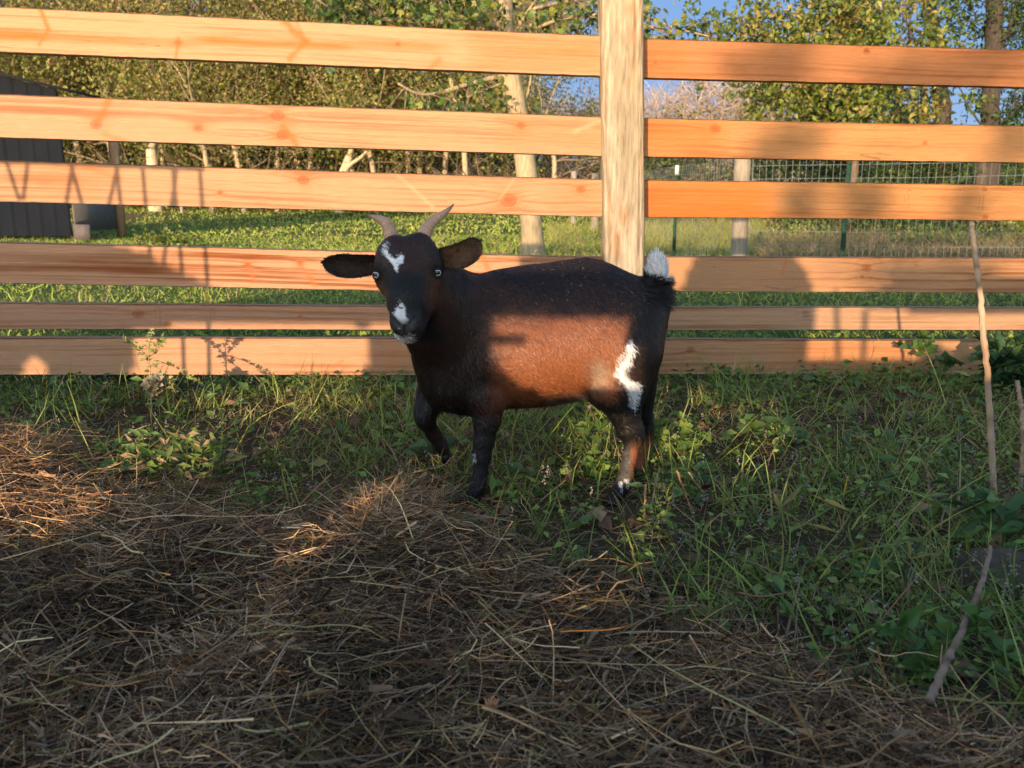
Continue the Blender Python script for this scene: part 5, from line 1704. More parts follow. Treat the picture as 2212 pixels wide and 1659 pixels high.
# ---------------------------------------------------------------- shed on the left
def shed():
    e = empty("shed", (0, 0, 0), "dark grey ribbed metal shed with an open side, cut off by the left edge", "shed")
    yb = 11.0
    A = G(0, 528)
    B = G(143, 519)
    yL = A[1]
    yR = B[1] + 0.2
    e.location = (B[0], yR, 0)
    o0 = np.array([B[0], yR, 0.0])
    xr_ = B[0]

    def top_at(x):
        # the roof line falls to the right
        q = PROJ(np.array([x, yR, 1.0]))[0]
        py = np.interp(q, [0, 152], [150, 187])
        return U(q, py, yR)[2]
    mb = MB()
    xs_ = np.arange(xr_ - 4.0, xr_ + 0.001, 0.025)
    prof = []
    for x in xs_:
        ph_ = ((xr_ - x) % 0.23) / 0.23
        prof.append(-0.03 if (ph_ < 0.12) else (-0.0 if ph_ > 0.2 else -0.03 * (0.2 - ph_) / 0.08))
    zt = [2.32 + (xr_ - x) * 0.24 for x in xs_]
    n = len(xs_)
    v = [(xs_[i] - o0[0], prof[i], 0.06) for i in range(n)] + [(xs_[i] - o0[0], prof[i], zt[i]) for i in range(n)]
    v += [(xs_[i] - o0[0], prof[i] + 0.02, 0.06) for i in range(n)] + [(xs_[i] - o0[0], prof[i] + 0.02, zt[i]) for i in range(n)]
    a = np.arange(n - 1)
    q = np.concatenate([np.stack([a, a + 1, a + 1 + n, a + n], -1), np.stack([a + 1 + 2 * n, a + 2 * n, a + 3 * n, a + 1 + 3 * n], -1)])
    mb.add(v, q, None, (0.012, 0.015, 0.022))
    mb.build("metal_wall", M_PAINT, e)
    # roof sheet
    rb = MB()
    w = 1.9
    rb.hexa([(-4.2, -0.18, 2.33 + 4.2 * .24), (0.14, -0.18, 2.33 - .14 * .24), (0.14, w, 2.33 - .14 * .24), (-4.2, w, 2.33 + 4.2 * .24),
             (-4.2, -0.18, 2.37 + 4.2 * .24), (0.14, -0.18, 2.37 - .14 * .24), (0.14, w, 2.37 - .14 * .24), (-4.2, w, 2.37 + 4.2 * .24)], (0.03, 0.03, 0.035))
    rb.build("roof", M_PAINT, e)
    hb = MB()
    hb.box((0.02, 0.05, 2.02), (0.06, w - 0.1, 2.22), (0.20, 0.13, 0.09))
    hb.build("header", M_WOOD, e)
    for yy, cc_ in ((1.55, (0.52, 0.30, 0.17)),):
        pb_ = MB()
        pb_.box((0.02, yy, 0.0), (0.15, yy + 0.13, 2.2), cc_)
        pb_.build("corner_post", M_WOOD, e)
    lb_ = MB()
    lb_.box((0.04, 0.02, 0.12), (0.065, 1.5, 0.85), (0.17, 0.15, 0.14))
    lb_.box((0.04, -0.02, 0.0), (0.33, 0.04, 0.0) if False else (0.30, 0.03, 0.24), (0.14, 0.12, 0.12))
    lb_.build("plywood_panel", M_WOOD, e)
    return e


shed()

# ---------------------------------------------------------------- trees
def grow(rng, p, d, L, r, depth, out, tips, maxd, curve=0.25, split=(2, 3), up=0.12, shrink=0.72, angle=0.55):
    n = 6
    pts = [p]
    dd = d
    for i in range(n):
        dd = dd + rng.normal(size=3) * curve * 0.35 + np.array([0, 0, up * 0.25])
        dd = dd / np.linalg.norm(dd)
        pts.append(pts[-1] + dd * L / n)
    pts = np.array(pts)
    rr = np.linspace(r, r * 0.62, n + 1)
    out.append((pts, rr, depth))
    if depth >= maxd:
        tips.append((pts, depth))
        return
    if depth >= maxd - 1:
        tips.append((pts, depth))
    k = rng.integers(split[0], split[1] + 1)
    for i in range(k):
        t = 0.35 + 0.65 * (i + 1) / k if depth > 0 else 0.45 + 0.55 * (i + 1) / k
        b = np.array([np.interp(t, np.linspace(0, 1, n + 1), pts[:, a]) for a in range(3)])
        nd = dd + rng.normal(size=3) * angle
        nd[2] += up
        nd = nd / np.linalg.norm(nd)
        grow(rng, b, nd, L * shrink * (0.75 + 0.5 * rng.random()), r * 0.62 * (0.7 + 0.3 * rng.random()), depth + 1, out, tips, maxd, curve, split, up, shrink, angle)


def make_tree(name, seed, height, r, label, cat, group, leafn, leafs, leafcols, barkcol, maxd=4, lean=(0, 0), split=(2, 3), angle=0.55, trunkL=0.38, spread=0.5, low=0.0, shrink=0.72, thin=0.0, leafbias=None):
    rng = np.random.default_rng(seed)
    e = empty(name, (0, 0, 0), label, cat, group)
    out, tips = [], []
    grow(rng, np.array([0, 0, -0.1]), norm(np.array([lean[0], lean[1], 1.0])), height * trunkL, r, 0, out, tips, maxd, split=split, angle=angle, shrink=shrink)
    if low:
        # side limbs lower on the trunk
        tr = out[0][0]
        for q in range(int(low)):
            b = tr[rng.integers(2, 6)]
            nd = norm(np.array([rng.normal(), rng.normal() * 0.6, 0.25]))
            grow(rng, b, nd, height * 0.2, r * 0.4, 2, out, tips, maxd, split=split, angle=angle)
    mb = MB()
    for pts, rr, dp in out:
        sides = 9 if dp == 0 else (6 if dp == 1 else (4 if dp == 2 else 3))
        mb.tube(pts, rr * (1.25 if dp == 0 else (0.8 if dp > 2 else 1)), sides, np.array(barkcol) * (0.8 + 0.4 * rng.random()) * [1, .9, .6, .45, .4, .4][min(dp, 5)], caps=(dp == 0))
    mb.build("trunk", M_BARK, e, smooth=True)
    if leafn:
        per = max(1, leafn // len(tips))
        Ps, As = [], []
        for pts, dp in tips:
            t = rng.random(per)
            B = np.stack([np.interp(t, np.linspace(0, 1, len(pts)), pts[:, a]) for a in range(3)], -1)
            Ps.append(B + rng.normal(size=(per, 3)) * spread)
        P = np.concatenate(Ps)
        if thin:
            P = P[rng.random(len(P)) > thin * sstep(0, height * 0.4, P[:, 2])]
        n = len(P)
        ax = norm(rng.normal(size=(n, 3)) + np.array([0, 0, -0.5]))
        nr = norm(rng.normal(size=(n, 3)) + np.array([0, -0.3, 0.5]))
        L = leafs * (0.6 + 0.8 * rng.random(n))
        ci = rng.choice(len(leafcols), n)
        cl = fbm(P[:, 0] * 0.8 + seed, P[:, 2] * 0.8 + P[:, 1], seed, 2)
        c = np.array(leafcols)[ci] * (0.6 + 0.6 * rng.random((n, 1))) * (0.7 + 0.7 * cl[:, None])
        v, f, cc_ = leaves(P, ax, nr, L, L * 0.75, c)
        new_mesh("crown", v, f, M_LEAF, e, cc_)
    return e


def copy_thing(src, loc, rz, sc, label):
    r = src.copy()
    COL.objects.link(r)
    r.location = loc
    r.rotation_euler = (0, 0, rz)
    r.scale = (sc, sc, sc)
    r["label"] = label
    for ch in list(src.children):
        c = ch.copy()
        COL.objects.link(c)
        c.parent = r
    return r


OLIVE = (0.20, 0.235, 0.055)
YOL = (0.32, 0.31, 0.08)
TANL = (0.30, 0.20, 0.10)
DGR = (0.09, 0.13, 0.03)
BARKL = (0.46, 0.36, 0.24)
BARKD = (0.16, 0.12, 0.09)
wood = [
    make_tree("woodland_tree", 101, 11, 0.14, "x", "tree", "trees of the wood edge", 13000, 0.12, [OLIVE, YOL, DGR, OLIVE], BARKL, 4, split=(2, 3), spread=0.45, low=5, angle=0.6),
    make_tree("woodland_tree", 102, 12, 0.12, "x", "tree", "trees of the wood edge", 11000, 0.11, [YOL, OLIVE, YOL, OLIVE, TANL], BARKL, 4, split=(2, 3), spread=0.5, low=6, angle=0.5),
    make_tree("woodland_tree", 103, 11, 0.10, "x", "tree", "trees of the wood edge", 5000, 0.10, [TANL, YOL, OLIVE], BARKL, 4, split=(2, 3), spread=0.4, low=8, angle=0.65),
    make_tree("woodland_tree", 104, 9, 0.13, "x", "tree", "trees of the wood edge", 12000, 0.12, [OLIVE, DGR, YOL], (0.36, 0.28, 0.19), 4, split=(2, 3), spread=0.55, low=6, angle=0.7),
    make_tree("woodland_tree", 105, 12, 0.09, "x", "tree", "trees of the wood edge", 6000, 0.10, [YOL, OLIVE, TANL], BARKL, 4, split=(2, 3), spread=0.5, low=9, angle=0.45),
]
kinds_ = ["olive-leaved tree", "yellowing tree", "thin-leaved tan tree", "dense olive tree", "slender sparse tree"]
place = ["far left above the shed", "just right of the shed roof", "left of the forked pair", "in the left background", "behind the shaded lawn", "over the goat's left ear", "straight above the goat's head",
         "left of the leaning maple", "in the middle of the wood", "behind the maple's long branch", "close behind the leaning maple", "in the second row", "in the back row", "at the wood's right end"]
spots = []
rw = np.random.default_rng(55)
for row, (Y_, n_, x0_, x1_) in enumerate([(30, 13, -120, 1070), (34, 12, -60, 1070), (39, 12, -100, 1060), (45, 12, -140, 1050)]):
    for q in range(n_):
        px_ = x0_ + (x1_ - x0_) * (q + 0.2 + 0.6 * rw.random()) / n_
        y_ = Y_ + rw.random() * 3
        spots.append((px_, y_))
first = [True] * 5
for i_, (px_, y_) in enumerate(spots):
    k_ = [2, 4, 0, 1, 2, 3, 4, 1][rw.integers(8)] if y_ < 38 else [0, 1, 3, 1, 4][rw.integers(5)]
    x_ = (px_ - 1106) / FPX * y_ * 1.0
    loc = (x_, y_, float(H(x_, y_)))
    sc_ = 0.85 + 0.35 * rw.random()
    rowname = ["front row", "second row", "third row", "back row"][min(3, int((y_ - 29.9) // 4.3))]
    lab_ = "%s at %d tenths across the picture, %s of the wood edge" % (kinds_[k_], round(px_ / 221), rowname)
    ord_ = ["first", "second", "third", "fourth", "fifth", "sixth", "seventh", "eighth", "ninth", "tenth", "eleventh", "twelfth", "thirteenth"]
    if i_ < 13:
        rown, num = "front", i_
    elif i_ < 25:
        rown, num = "second", i_ - 13
    elif i_ < 37:
        rown, num = "third", i_ - 25
    else:
        rown, num = "rear", i_ - 37
    lab_ = "%s, %s from the left in the wood edge's %s row" % (kinds_[k_], ord_[num], rown)
    if first[k_]:
        first[k_] = False
        t_ = wood[k_]
        t_.location = loc
        t_.rotation_euler = (0, 0, rw.random() * 6)
        t_["label"] = lab_
    else:
        copy_thing(wood[k_], loc, rw.random() * 6.28, sc_, lab_)
for k_ in range(5):
    if first[k_]:
        wood[k_].location = (-6, 36, 0)
        wood[k_]["label"] = kinds_[k_] + " in the middle of the wood behind the field"

# the far wood: a mass of leaves and twigs behind the rows, lower on the right
def mass(name, n, y0, y1, px0, px1, top, size, cols, seed):
    rng = np.random.default_rng(seed)
    px_ = px0 + (px1 - px0) * rng.random(n)
    y = y0 + (y1 - y0) * rng.random(n)
    x = (px_ - 1106) / FPX * y
    ht = top(px_) * (0.75 + 0.5 * fbm(x * 0.25, y * 0.3, seed, 3))
    z = H(x, y) + ht * rng.random(n) ** 0.8
    keep = rng.random(n) < 0.15 + 0.9 * (fbm(x * 0.9, z * 0.9, seed + 4, 3) > 0.50)
    P = np.stack([x, y, z], -1)[keep]
    n = len(P)
    c = np.array(cols)[rng.choice(len(cols), n)] * (0.5 + 0.8 * fbm(P[:, 0] * 1.1, P[:, 2] * 1.1, seed + 9, 3)[:, None]) * (0.7 + 0.5 * rng.random((n, 1)))
    L = size * (0.6 + 0.8 * rng.random(n))
    v, f, cc_ = leaves(P, rdir(n, rng), norm(rng.normal(size=(n, 3)) + np.array([-.2, -0.6, 0.4])), L, L * 0.7, c)
    o = new_mesh(name, v, f, M_LEAF, vcol=cc_)
    return tag(o, kind="stuff")


mass("woodland_foliage", 40000, 47, 60, -200, 1120, lambda q: np.interp(q, [-200, 60, 200, 1000, 1120], [11, 8.5, 11.0, 9.5, 5.5]), 0.22, [OLIVE, YOL, DGR, TANL, OLIVE], 701)
mass("undergrowth", 26000, 29, 38, -150, 1330, lambda q: 2.2 + 0 * q, 0.11, [(0.10, 0.08, 0.04), DGR, (0.12, 0.13, 0.035), (0.04, 0.035, 0.02)], 702)
mass("distant_woodland", 26000, 62, 80, 1060, 1720, lambda q: np.interp(q, [1060, 1180, 1300, 1500, 1720], [7.0, 5.0, 5.0, 6.0, 9]), 0.24, [TANL, (0.30, 0.20, 0.12), (0.24, 0.18, 0.13)], 703)
mass("right_undergrowth", 30000, 16, 26, 1380, 2400, lambda q: np.interp(q, [1380, 1600, 2400], [1.6, 1.5, 1.7]), 0.08, [DGR, (0.06, 0.09, 0.03), OLIVE], 704)


def twigs(name, n, y0, y1, px0, px1, top, L, r, col, seed):
    rng = np.random.default_rng(seed)
    px_ = px0 + (px1 - px0) * rng.random(n)
    y = y0 + (y1 - y0) * rng.random(n)
    x = (px_ - 1106) / FPX * y
    z = H(x, y) + top(px_) * rng.random(n)
    D = norm(np.stack([rng.normal(size=n), rng.normal(size=n) * 0.5, np.abs(rng.normal(size=n)) * 1.1 + 0.1], -1))
    LL = L * (0.4 + rng.random(n))
    c = np.array(col) * (0.5 + 0.9 * rng.random((n, 1)))
    v, q, cc_ = ribbons(np.stack([x, y, z], -1), D, LL, np.full(n, r), rdir(n, rng) * (LL * 0.3)[:, None], norm(np.cross(D, np.array([0.2, 1.0, 0.1]))), c, seg=3, tip=0.3)
    o = new_mesh(name, v, q, M_BARK, vcol=cc_)
    return tag(o, kind="stuff")


twigs("woodland_twigs", 2200, 32, 50, -150, 1140, lambda q: 9 + 0 * q, 1.5, 0.026, (0.20, 0.155, 0.10), 801)
twigs("undergrowth_twigs", 2500, 28, 36, -150, 1330, lambda q: 1.2 + 0 * q, 1.0, 0.03, (0.15, 0.11, 0.075), 802)
twigs("distant_twigs", 6000, 60, 80, 1060, 1720, lambda q: np.interp(q, [1060, 1180, 1300, 1500, 1720], [8, 6, 6, 7.5, 11]), 2.0, 0.05, (0.34, 0.26, 0.20), 803)

for i_ in range(9):
    px_ = [470, 540, 610, 680, 820, 890, 960, 1010, 1200][i_]
    y_ = 28.4 + (i_ * 37 % 7) * 0.3
    x_ = (px_ - 1106) / FPX * y_
    copy_thing(wood[[2, 4][i_ % 2]], (x_, y_, float(H(x_, y_))), i_ * 1.3, 0.8 + 0.05 * (i_ % 4), "slim pale-trunked tree at the field's edge, %s from the left of nine" % ord_[i_])
# forked pale trees in front of the wood on the left
make = [("woodland_tree", 211, (355, 28.6), 9.5, 0.21, "pale forked tree trunk dividing low down, left of the wood's middle", 5),
        ("woodland_tree", 212, (742, 28.6), 9.0, 0.16, "slim straight pale trunk with upswept bare branches above the field", 5)]
for nm, sd, (px_, y_), hh, rr_, lab_, md in make:
    t_ = make_tree(nm, sd, hh, rr_, lab_, "tree", "trees of the wood edge", 1800, 0.11, [YOL, OLIVE], (0.55, 0.44, 0.30), md, trunkL=0.22, split=(2, 3), angle=0.42, spread=0.4)
    x_ = (px_ - 1106) / FPX * y_
    t_.location = (x_, y_, float(H(x_, y_)))


# ---------------------------------------------------------------- the leaning maple in the middle
def poly_tree(name, base, label, cat, limbs, leafspecs, bark, leafcols, seed):
    """limbs: (list of (px,py,Y), r0, r1)"""
    rng = np.random.default_rng(seed)
    e = empty(name, base, label, cat)
    b0 = np.array(base)
    mb = MB()
    lv = []
    for li, (pts, r0, r1) in enumerate(limbs):
        P = np.array([U(*p) for p in pts]) - b0
        if li == 0:
            P[0, 2] -= 0.1
        t0 = np.linspace(0, 1, len(P))
        m = 40 if li == 0 else 24
        t = np.linspace(0, 1, m)
        S = np.stack([np.interp(t, t0, P[:, a]) for a in range(3)], -1)
        for _ in range(5):
            S[1:-1] = (S[:-2] + S[2:] + 2 * S[1:-1]) / 4
        rr = r0 + (r1 - r0) * t
        if li == 0:
            rr = rr * (1 + 0.35 * np.exp(-t * 28)) * (1 + 0.04 * np.sin(t * 40))
        n_ = fbm(t * 9, t * 0, seed + li, 3)
        mb.tube(S, rr, 14 if li == 0 else 6, mixc(np.array(bark), np.array(bark) * 0.7, n_), caps=True)
        # side twigs
        if leafspecs[li]:
            nt_, cnt, spread, lsz = leafspecs[li]
            for q in range(nt_):
                tt = 0.15 + 0.85 * rng.random()
                b = np.array([np.interp(tt, t, S[:, a]) for a in range(3)])
                d = norm(rng.normal(size=3) + np.array([0, 0, -0.25]))
                l = spread * (0.5 + 0.9 * rng.random())
                tp = np.stack([b, b + d * l * 0.5 + rng.normal(size=3) * 0.03, b + d * l + np.array([0, 0, -0.1 * l])])
                mb.tube(tp, [0.008, 0.005, 0.002], 4, np.array(bark) * 0.5, caps=False)
                k = max(1, cnt // nt_)
                tt2 = rng.random(k) ** 0.6
                B = np.stack([np.interp(tt2, [0, .5, 1], tp[:, a]) for a in range(3)], -1) + rng.normal(size=(k, 3)) * spread * 0.16
                ax = norm(rng.normal(size=(k, 3)) + np.array([0, 0, -0.9]))
                nr = norm(rng.normal(size=(k, 3)) + np.array([0, -0.8, 0.3]))
                L = lsz * (0.6 + 0.7 * rng.random(k))
                c = np.array(leafcols)[rng.choice(len(leafcols), k)] * (0.6 + 0.7 * rng.random((k, 1)))
                # each leaf is lobed: three blades
                for rot in (-0.75, 0, 0.75):
                    sd2 = np.cross(ax, nr)
                    a2 = norm(ax * cos(rot) + sd2 * sin(rot))
                    lv.append(leaves(B, a2, nr, L * (1.0 if rot == 0 else 0.75), L * 0.5, c, 0.12))
    mb.build("trunk", M_BARK, e, smooth=True)
    if lv:
        o = join_build("crown", lv, M_LEAF)
        o.parent = e
    return e


tb = G(1153, 552)
TY = tb[1]
MG = [(0.09, 0.16, 0.03), (0.14, 0.21, 0.04), (0.05, 0.09, 0.025), (0.24, 0.24, 0.05)]
poly_tree("leaning_maple", (tb[0], tb[1], float(H(tb[0], tb[1]))), "maple with a pale leaning trunk crossed by a shadow band, left of the post", "tree",
          [([(1153, 556, TY), (1148, 480, TY), (1134, 340, TY), (1118, 240, TY), (1098, 150, TY), (1088, 60, TY), (1086, -40, TY), (1080, -200, TY)], 0.135, 0.10),
           ([(1090, 165, TY), (1060, 168, TY - .1), (1000, 185, TY - .3), (940, 205, TY - .5), (900, 205, TY - .7), (860, 180, TY - .8)], 0.035, 0.012),
           ([(1095, 175, TY), (1060, 190, TY - .2), (1010, 210, TY - .4)], 0.015, 0.006),
           ([(1090, 60, TY), (1020, 45, TY - .3), (930, 50, TY - .6), (840, 40, TY - .8), (740, 50, TY - 1)], 0.045, 0.012),
           ([(1088, 0, TY), (1000, -40, TY - .3), (900, -30, TY - .6), (780, -10, TY - .8), (680, 0, TY - 1)], 0.045, 0.012),
           ([(1105, 80, TY), (1130, 40, TY + .1), (1160, 0, TY + .2), (1200, -60, TY + .3)], 0.035, 0.014),
           ([(1120, 250, TY), (1145, 190, TY + .1), (1150, 120, TY + .2), (1165, 40, TY + .2)], 0.018, 0.008),
           ([(1160, 60, TY), (1210, 40, TY - .2), (1280, 30, TY - .3), (1360, 40, TY - .4), (1440, 70, TY - .4)], 0.022, 0.008),
           ([(1150, 20, TY), (1230, 0, TY + .3), (1340, 10, TY + .3), (1450, 60, TY + .3), (1540, 80, TY + .3)], 0.022, 0.008),
           ([(1160, 180, TY + .1), (1170, 220, TY + .1), (1168, 250, TY + .1)], 0.006, 0.003)],
          [None, (26, 150, 0.45, 0.085), (10, 60, 0.35, 0.075), (46, 620, 0.55, 0.085), (46, 620, 0.6, 0.085), (14, 90, 0.4, 0.08), (10, 40, 0.35, 0.07), (30, 230, 0.42, 0.085), (36, 300, 0.45, 0.085), (3, 9, 0.1, 0.07)],
          (0.46, 0.36, 0.23), MG, 900)

# ---------------------------------------------------------------- big leafy trees on the right
BG = [(0.15, 0.21, 0.035), (0.22, 0.27, 0.05), (0.09, 0.14, 0.03), (0.32, 0.27, 0.07)]
DG = [(0.06, 0.10, 0.025), (0.09, 0.14, 0.03), (0.04, 0.07, 0.02)]


def blob_tree(name, label, base, limbs, blobs, cols, bark, lsz, seed):
    rng = np.random.default_rng(seed)
    e = empty(name, base, label, "tree", "leafy trees on the right")
    b0 = np.array(base, float)
    mb = MB()
    for pts, r0, r1 in limbs:
        P = np.array([U(*p) for p in pts]) - b0
        t0 = np.linspace(0, 1, len(P))
        t = np.linspace(0, 1, 26)
        S = np.stack([np.interp(t, t0, P[:, a]) for a in range(3)], -1)
        for _ in range(4):
            S[1:-1] = (S[:-2] + S[2:] + 2 * S[1:-1]) / 4
        S[1:-1] += rng.normal(size=S[1:-1].shape) * r0 * 0.08
        mb.tube(S, np.linspace(r0, r1, 26), 10 if r0 > 0.05 else 5, np.array(bark) * (0.8 + 0.4 * rng.random()))
    lv = []
    for (px_, py_, Y_, rx, rz, n) in blobs:
        c0 = U(px_, py_, Y_) - b0
        # clusters inside the lump
        kc = max(4, n // 45)
        cc0 = rng.normal(size=(kc, 3)) * np.array([rx, rx * 0.8, rz]) * 0.55
        which = rng.integers(0, kc, n)
        B = c0 + cc0[which] + rng.normal(size=(n, 3)) * 0.13
        ax = norm(rng.normal(size=(n, 3)) + np.array([0, 0, -0.8]))
        nr = norm(rng.normal(size=(n, 3)) + np.array([-.2, -0.6, 0.5]))
        L = lsz * (0.6 + 0.8 * rng.random(n))
        tone = rng.random(kc)[which]
        c = np.array(cols)[np.clip((tone * len(cols)).astype(int) + rng.integers(-1, 2, n), 0, len(cols) - 1)] * (0.65 + 0.6 * rng.random((n, 1)))
        lv.append(leaves(B, ax, nr, L, L * 0.55, c))
        for q in range(kc):
            if rng.random() < 0.6:
                a_ = c0 * 0.75 + 0.25 * c0 + cc0[q] * 0.1
                mb.tube(np.stack([a_, a_ + cc0[q] * 0.5 + rng.normal(size=3) * .05, a_ + cc0[q]]), [0.014, 0.009, 0.004], 4, np.array(bark), caps=False)
    mb.build("trunk", M_BARK, e, smooth=True)
    o = join_build("crown", lv, M_LEAF)
    o.parent = e
    return e


def gb(px, py):
    p = G(px, py)
    return (p[0], p[1], float(H(p[0], p[1])))


Y1 = 13.0
xq = lambda px, Y: (px - 1106) / FPX * Y
blob_tree("leafy_tree", "bright green sunlit leafy tree on thin dark stems, right of the post", (xq(1830, Y1), Y1, float(H(xq(1830, Y1), Y1))),
          [([(1830, 505, Y1), (1840, 400, Y1), (1850, 200, Y1), (1830, 40, Y1), (1800, -100, Y1)], 0.10, 0.06), ([(1830, 300, Y1), (1740, 180, Y1), (1660, 90, Y1), (1560, 20, Y1)], 0.035, 0.012), ([(1840, 200, Y1), (1900, 80, Y1), (1960, -20, Y1)], 0.04, 0.015)],
          [(1800, 40, Y1, 1.1, 0.7, 2600), (1850, 130, Y1 - .3, 1.0, 0.6, 2400), (1700, 80, Y1, 0.8, 0.5, 1200), (1790, 200, Y1, 0.9, 0.5, 1500), (1720, 230, Y1, 0.7, 0.35, 800), (1960, 60, Y1, 0.6, 0.7, 900), (1880, 250, Y1, 0.9, 0.4, 1100), (1790, -80, Y1, 1.3, 0.5, 1500), (1600, 40, Y1, 0.6, 0.3, 350)],
          BG, (0.14, 0.10, 0.07), 0.085, 31)
Y2 = 15.5
blob_tree("leafy_tree", "dark trunked tree with dim foliage and sky beside it, second from the right edge", (xq(2030, Y2), Y2, float(H(xq(2030, Y2), Y2))),
          [([(2050, 480, Y2), (2040, 380, Y2), (2034, 250, Y2), (2030, 150, Y2), (2010, 30, Y2), (1990, -100, Y2)], 0.16, 0.11), ([(2020, 480, Y2 + .3), (2012, 350, Y2 + .3), (1998, 230, Y2), (1985, 120, Y2)], 0.10, 0.05), ([(2032, 190, Y2), (1990, 120, Y2), (1960, 50, Y2)], 0.04, 0.015)],
          [(1960, 300, Y2 - .5, 0.8, 0.6, 1200), (1880, 300, Y2 - .5, 1.0, 0.6, 1500), (1780, 310, Y2, 1.0, 0.5, 1300), (1940, 200, Y2, 0.6, 0.5, 700), (2060, 40, Y2, 0.8, 0.5, 500), (1690, 320, Y2, 0.7, 0.35, 600), (2000, 380, Y2, 1.0, 0.35, 900)],
          DG, (0.10, 0.08, 0.065), 0.085, 32)
Y3 = 15.0
blob_tree("leafy_tree", "thick dark forked trunk against blue sky near the right edge", (xq(2140, Y3), Y3, float(H(xq(2140, Y3), Y3))),
          [([(2130, 480, Y3), (2138, 380, Y3), (2140, 250, Y3), (2136, 200, Y3), (2150, 130, Y3), (2145, 20, Y3), (2160, -100, Y3)], 0.17, 0.12), ([(2105, 480, Y3), (2118, 400, Y3), (2130, 320, Y3)], 0.12, 0.12), ([(2138, 205, Y3), (2110, 150, Y3), (2085, 100, Y3), (2060, 90, Y3)], 0.035, 0.012), ([(2150, 120, Y3), (2180, 60, Y3), (2200, 0, Y3)], 0.05, 0.02),
           ([(2120, 270, Y3), (2090, 230, Y3), (2075, 190, Y3), (2050, 180, Y3)], 0.02, 0.006), ([(2150, 440, Y3), (2190, 400, Y3), (2230, 395, Y3)], 0.05, 0.03)],
          [(2190, 230, Y3, 0.5, 0.6, 900), (2200, 60, Y3, 0.6, 0.8, 900), (2120, -40, Y3, 1.2, 0.5, 1100), (2100, 10, Y3, 0.8, 0.4, 300), (2205, 330, Y3, 0.4, 0.4, 400), (2260, 150, Y3, 0.6, 1.2, 1200), (2120, 430, Y3 + 1, 1.2, 0.3, 700)],
          DG, (0.085, 0.07, 0.06), 0.08, 33)
Y4 = 19.0
blob_tree("leafy_tree", "sparse shrubby tree with dead tan leaves against the sky, nearest the post", (xq(1560, Y4), Y4, float(H(xq(1560, Y4), Y4))),
          [([(1560, 480, Y4), (1550, 380, Y4), (1540, 250, Y4), (1500, 120, Y4)], 0.06, 0.02), ([(1550, 330, Y4), (1600, 220, Y4), (1650, 120, Y4)], 0.04, 0.015), ([(1550, 350, Y4), (1480, 250, Y4), (1420, 190, Y4)], 0.03, 0.012)],
          [(1540, 230, Y4, 0.8, 0.4, 160), (1620, 230, Y4, 0.9, 0.5, 300), (1470, 420, Y4, 1.2, 0.5, 900), (1580, 440, Y4, 1.2, 0.5, 900), (1500, 360, Y4, 1.4, 0.3, 420), (1700, 430, Y4, 1.3, 0.6, 900)],
          [(0.40, 0.27, 0.16), (0.16, 0.19, 0.05), (0.24, 0.22, 0.07)], (0.26, 0.2, 0.15), 0.09, 34)
for i_, (px_, py_, rx, rz, n, lab_) in enumerate([(2000, 545, 0.45, 0.16, 900, "low yellow-green bush behind the wire fence, left of the tall stalk"), (2190, 520, 0.4, 0.3, 700, "small green bush behind the wire fence at the right edge"), (1900, 500, 0.9, 0.35, 1500, "dim green bush behind the wire fence, right of the green stake"), (355, 505, 0.35, 0.12, 500, "bright low weed bush on the field right of the shed")]):
    b_ = gb(px_, min(py_ + 30, 560))
    rng = np.random.default_rng(500 + i_)
    e = empty("bush", b_, lab_, "bush")
    P = rng.normal(size=(n, 3)) * np.array([rx, rx * 0.7, rz]) * 0.55 + np.array([0, 0, rz * 0.9])
    P[:, 2] = np.abs(P[:, 2])
    L = 0.055 * (0.6 + 0.8 * rng.random(n))
    c = np.array([BG, BG, DG + [DG[0]], BG][i_])[rng.integers(0, 4, n)] * (0.7 + 0.5 * rng.random((n, 1)))
    v, f, cc_ = leaves(P, rdir(n, rng), norm(rng.normal(size=(n, 3)) + np.array([-.2, -.7, .7])), L, L * .7, c)
    new_mesh("foliage", v, f, M_LEAF, e, cc_)
    mb = MB()
    for q in range(14):
        t_ = P[rng.integers(0, n)]
        mb.tube(np.stack([np.zeros(3), t_ * 0.5 + rng.normal(size=3) * .03, t_]), [0.008, 0.005, 0.002], 4, (0.16, 0.12, 0.08), caps=False)
    mb.build("stem", M_BARK, e)
    e["group"] = "low bushes beyond the board fence"

# ---------------------------------------------------------------- wire fence, stakes and old posts on the right
PY = 7.0


def old_post(px, py_top, w, Y, label, col=(0.31, 0.26, 0.20), z0=0.0):
    a = U(px, py_top, Y)
    mb = MB()
    n = 12
    zz = np.linspace(-0.1, a[2] - float(H(a[0], Y)), n)
    mb.tube(np.stack([0.004 * np.sin(zz * 6), 0 * zz, zz], -1), w * (1 + 0.03 * RNG.normal(size=n)), 10, np.array(col) * (0.85 + 0.3 * RNG.random((n, 1))))
    o = mb.build("wooden_post", M_WOOD, smooth=True)
    o.location = (a[0], Y, float(H(a[0], Y)))
    return tag(o, label, "post", "old posts beyond the board fence")


old_post(1608, 300, 0.064, PY, "pale grey wooden post joining the two runs of wire fence")
old_post(1287, 375, 0.075, 16.0, "grey wooden post beyond the field just left of the big post")
old_post(1240, 370, 0.07, 20.0, "grey wooden post between the leaning maple and the big post", (0.3, 0.26, 0.22))
old_post(1262, 392, 0.05, 24.0, "small far grey post in the gap left of the big post", (0.3, 0.26, 0.22))
old_post(1222, 385, 0.06, 26.0, "far grey post just right of the leaning maple", (0.3, 0.26, 0.22))
old_post(386, 372, 0.05, 27.0, "small grey post before the wood on the left", (0.3, 0.26, 0.22))


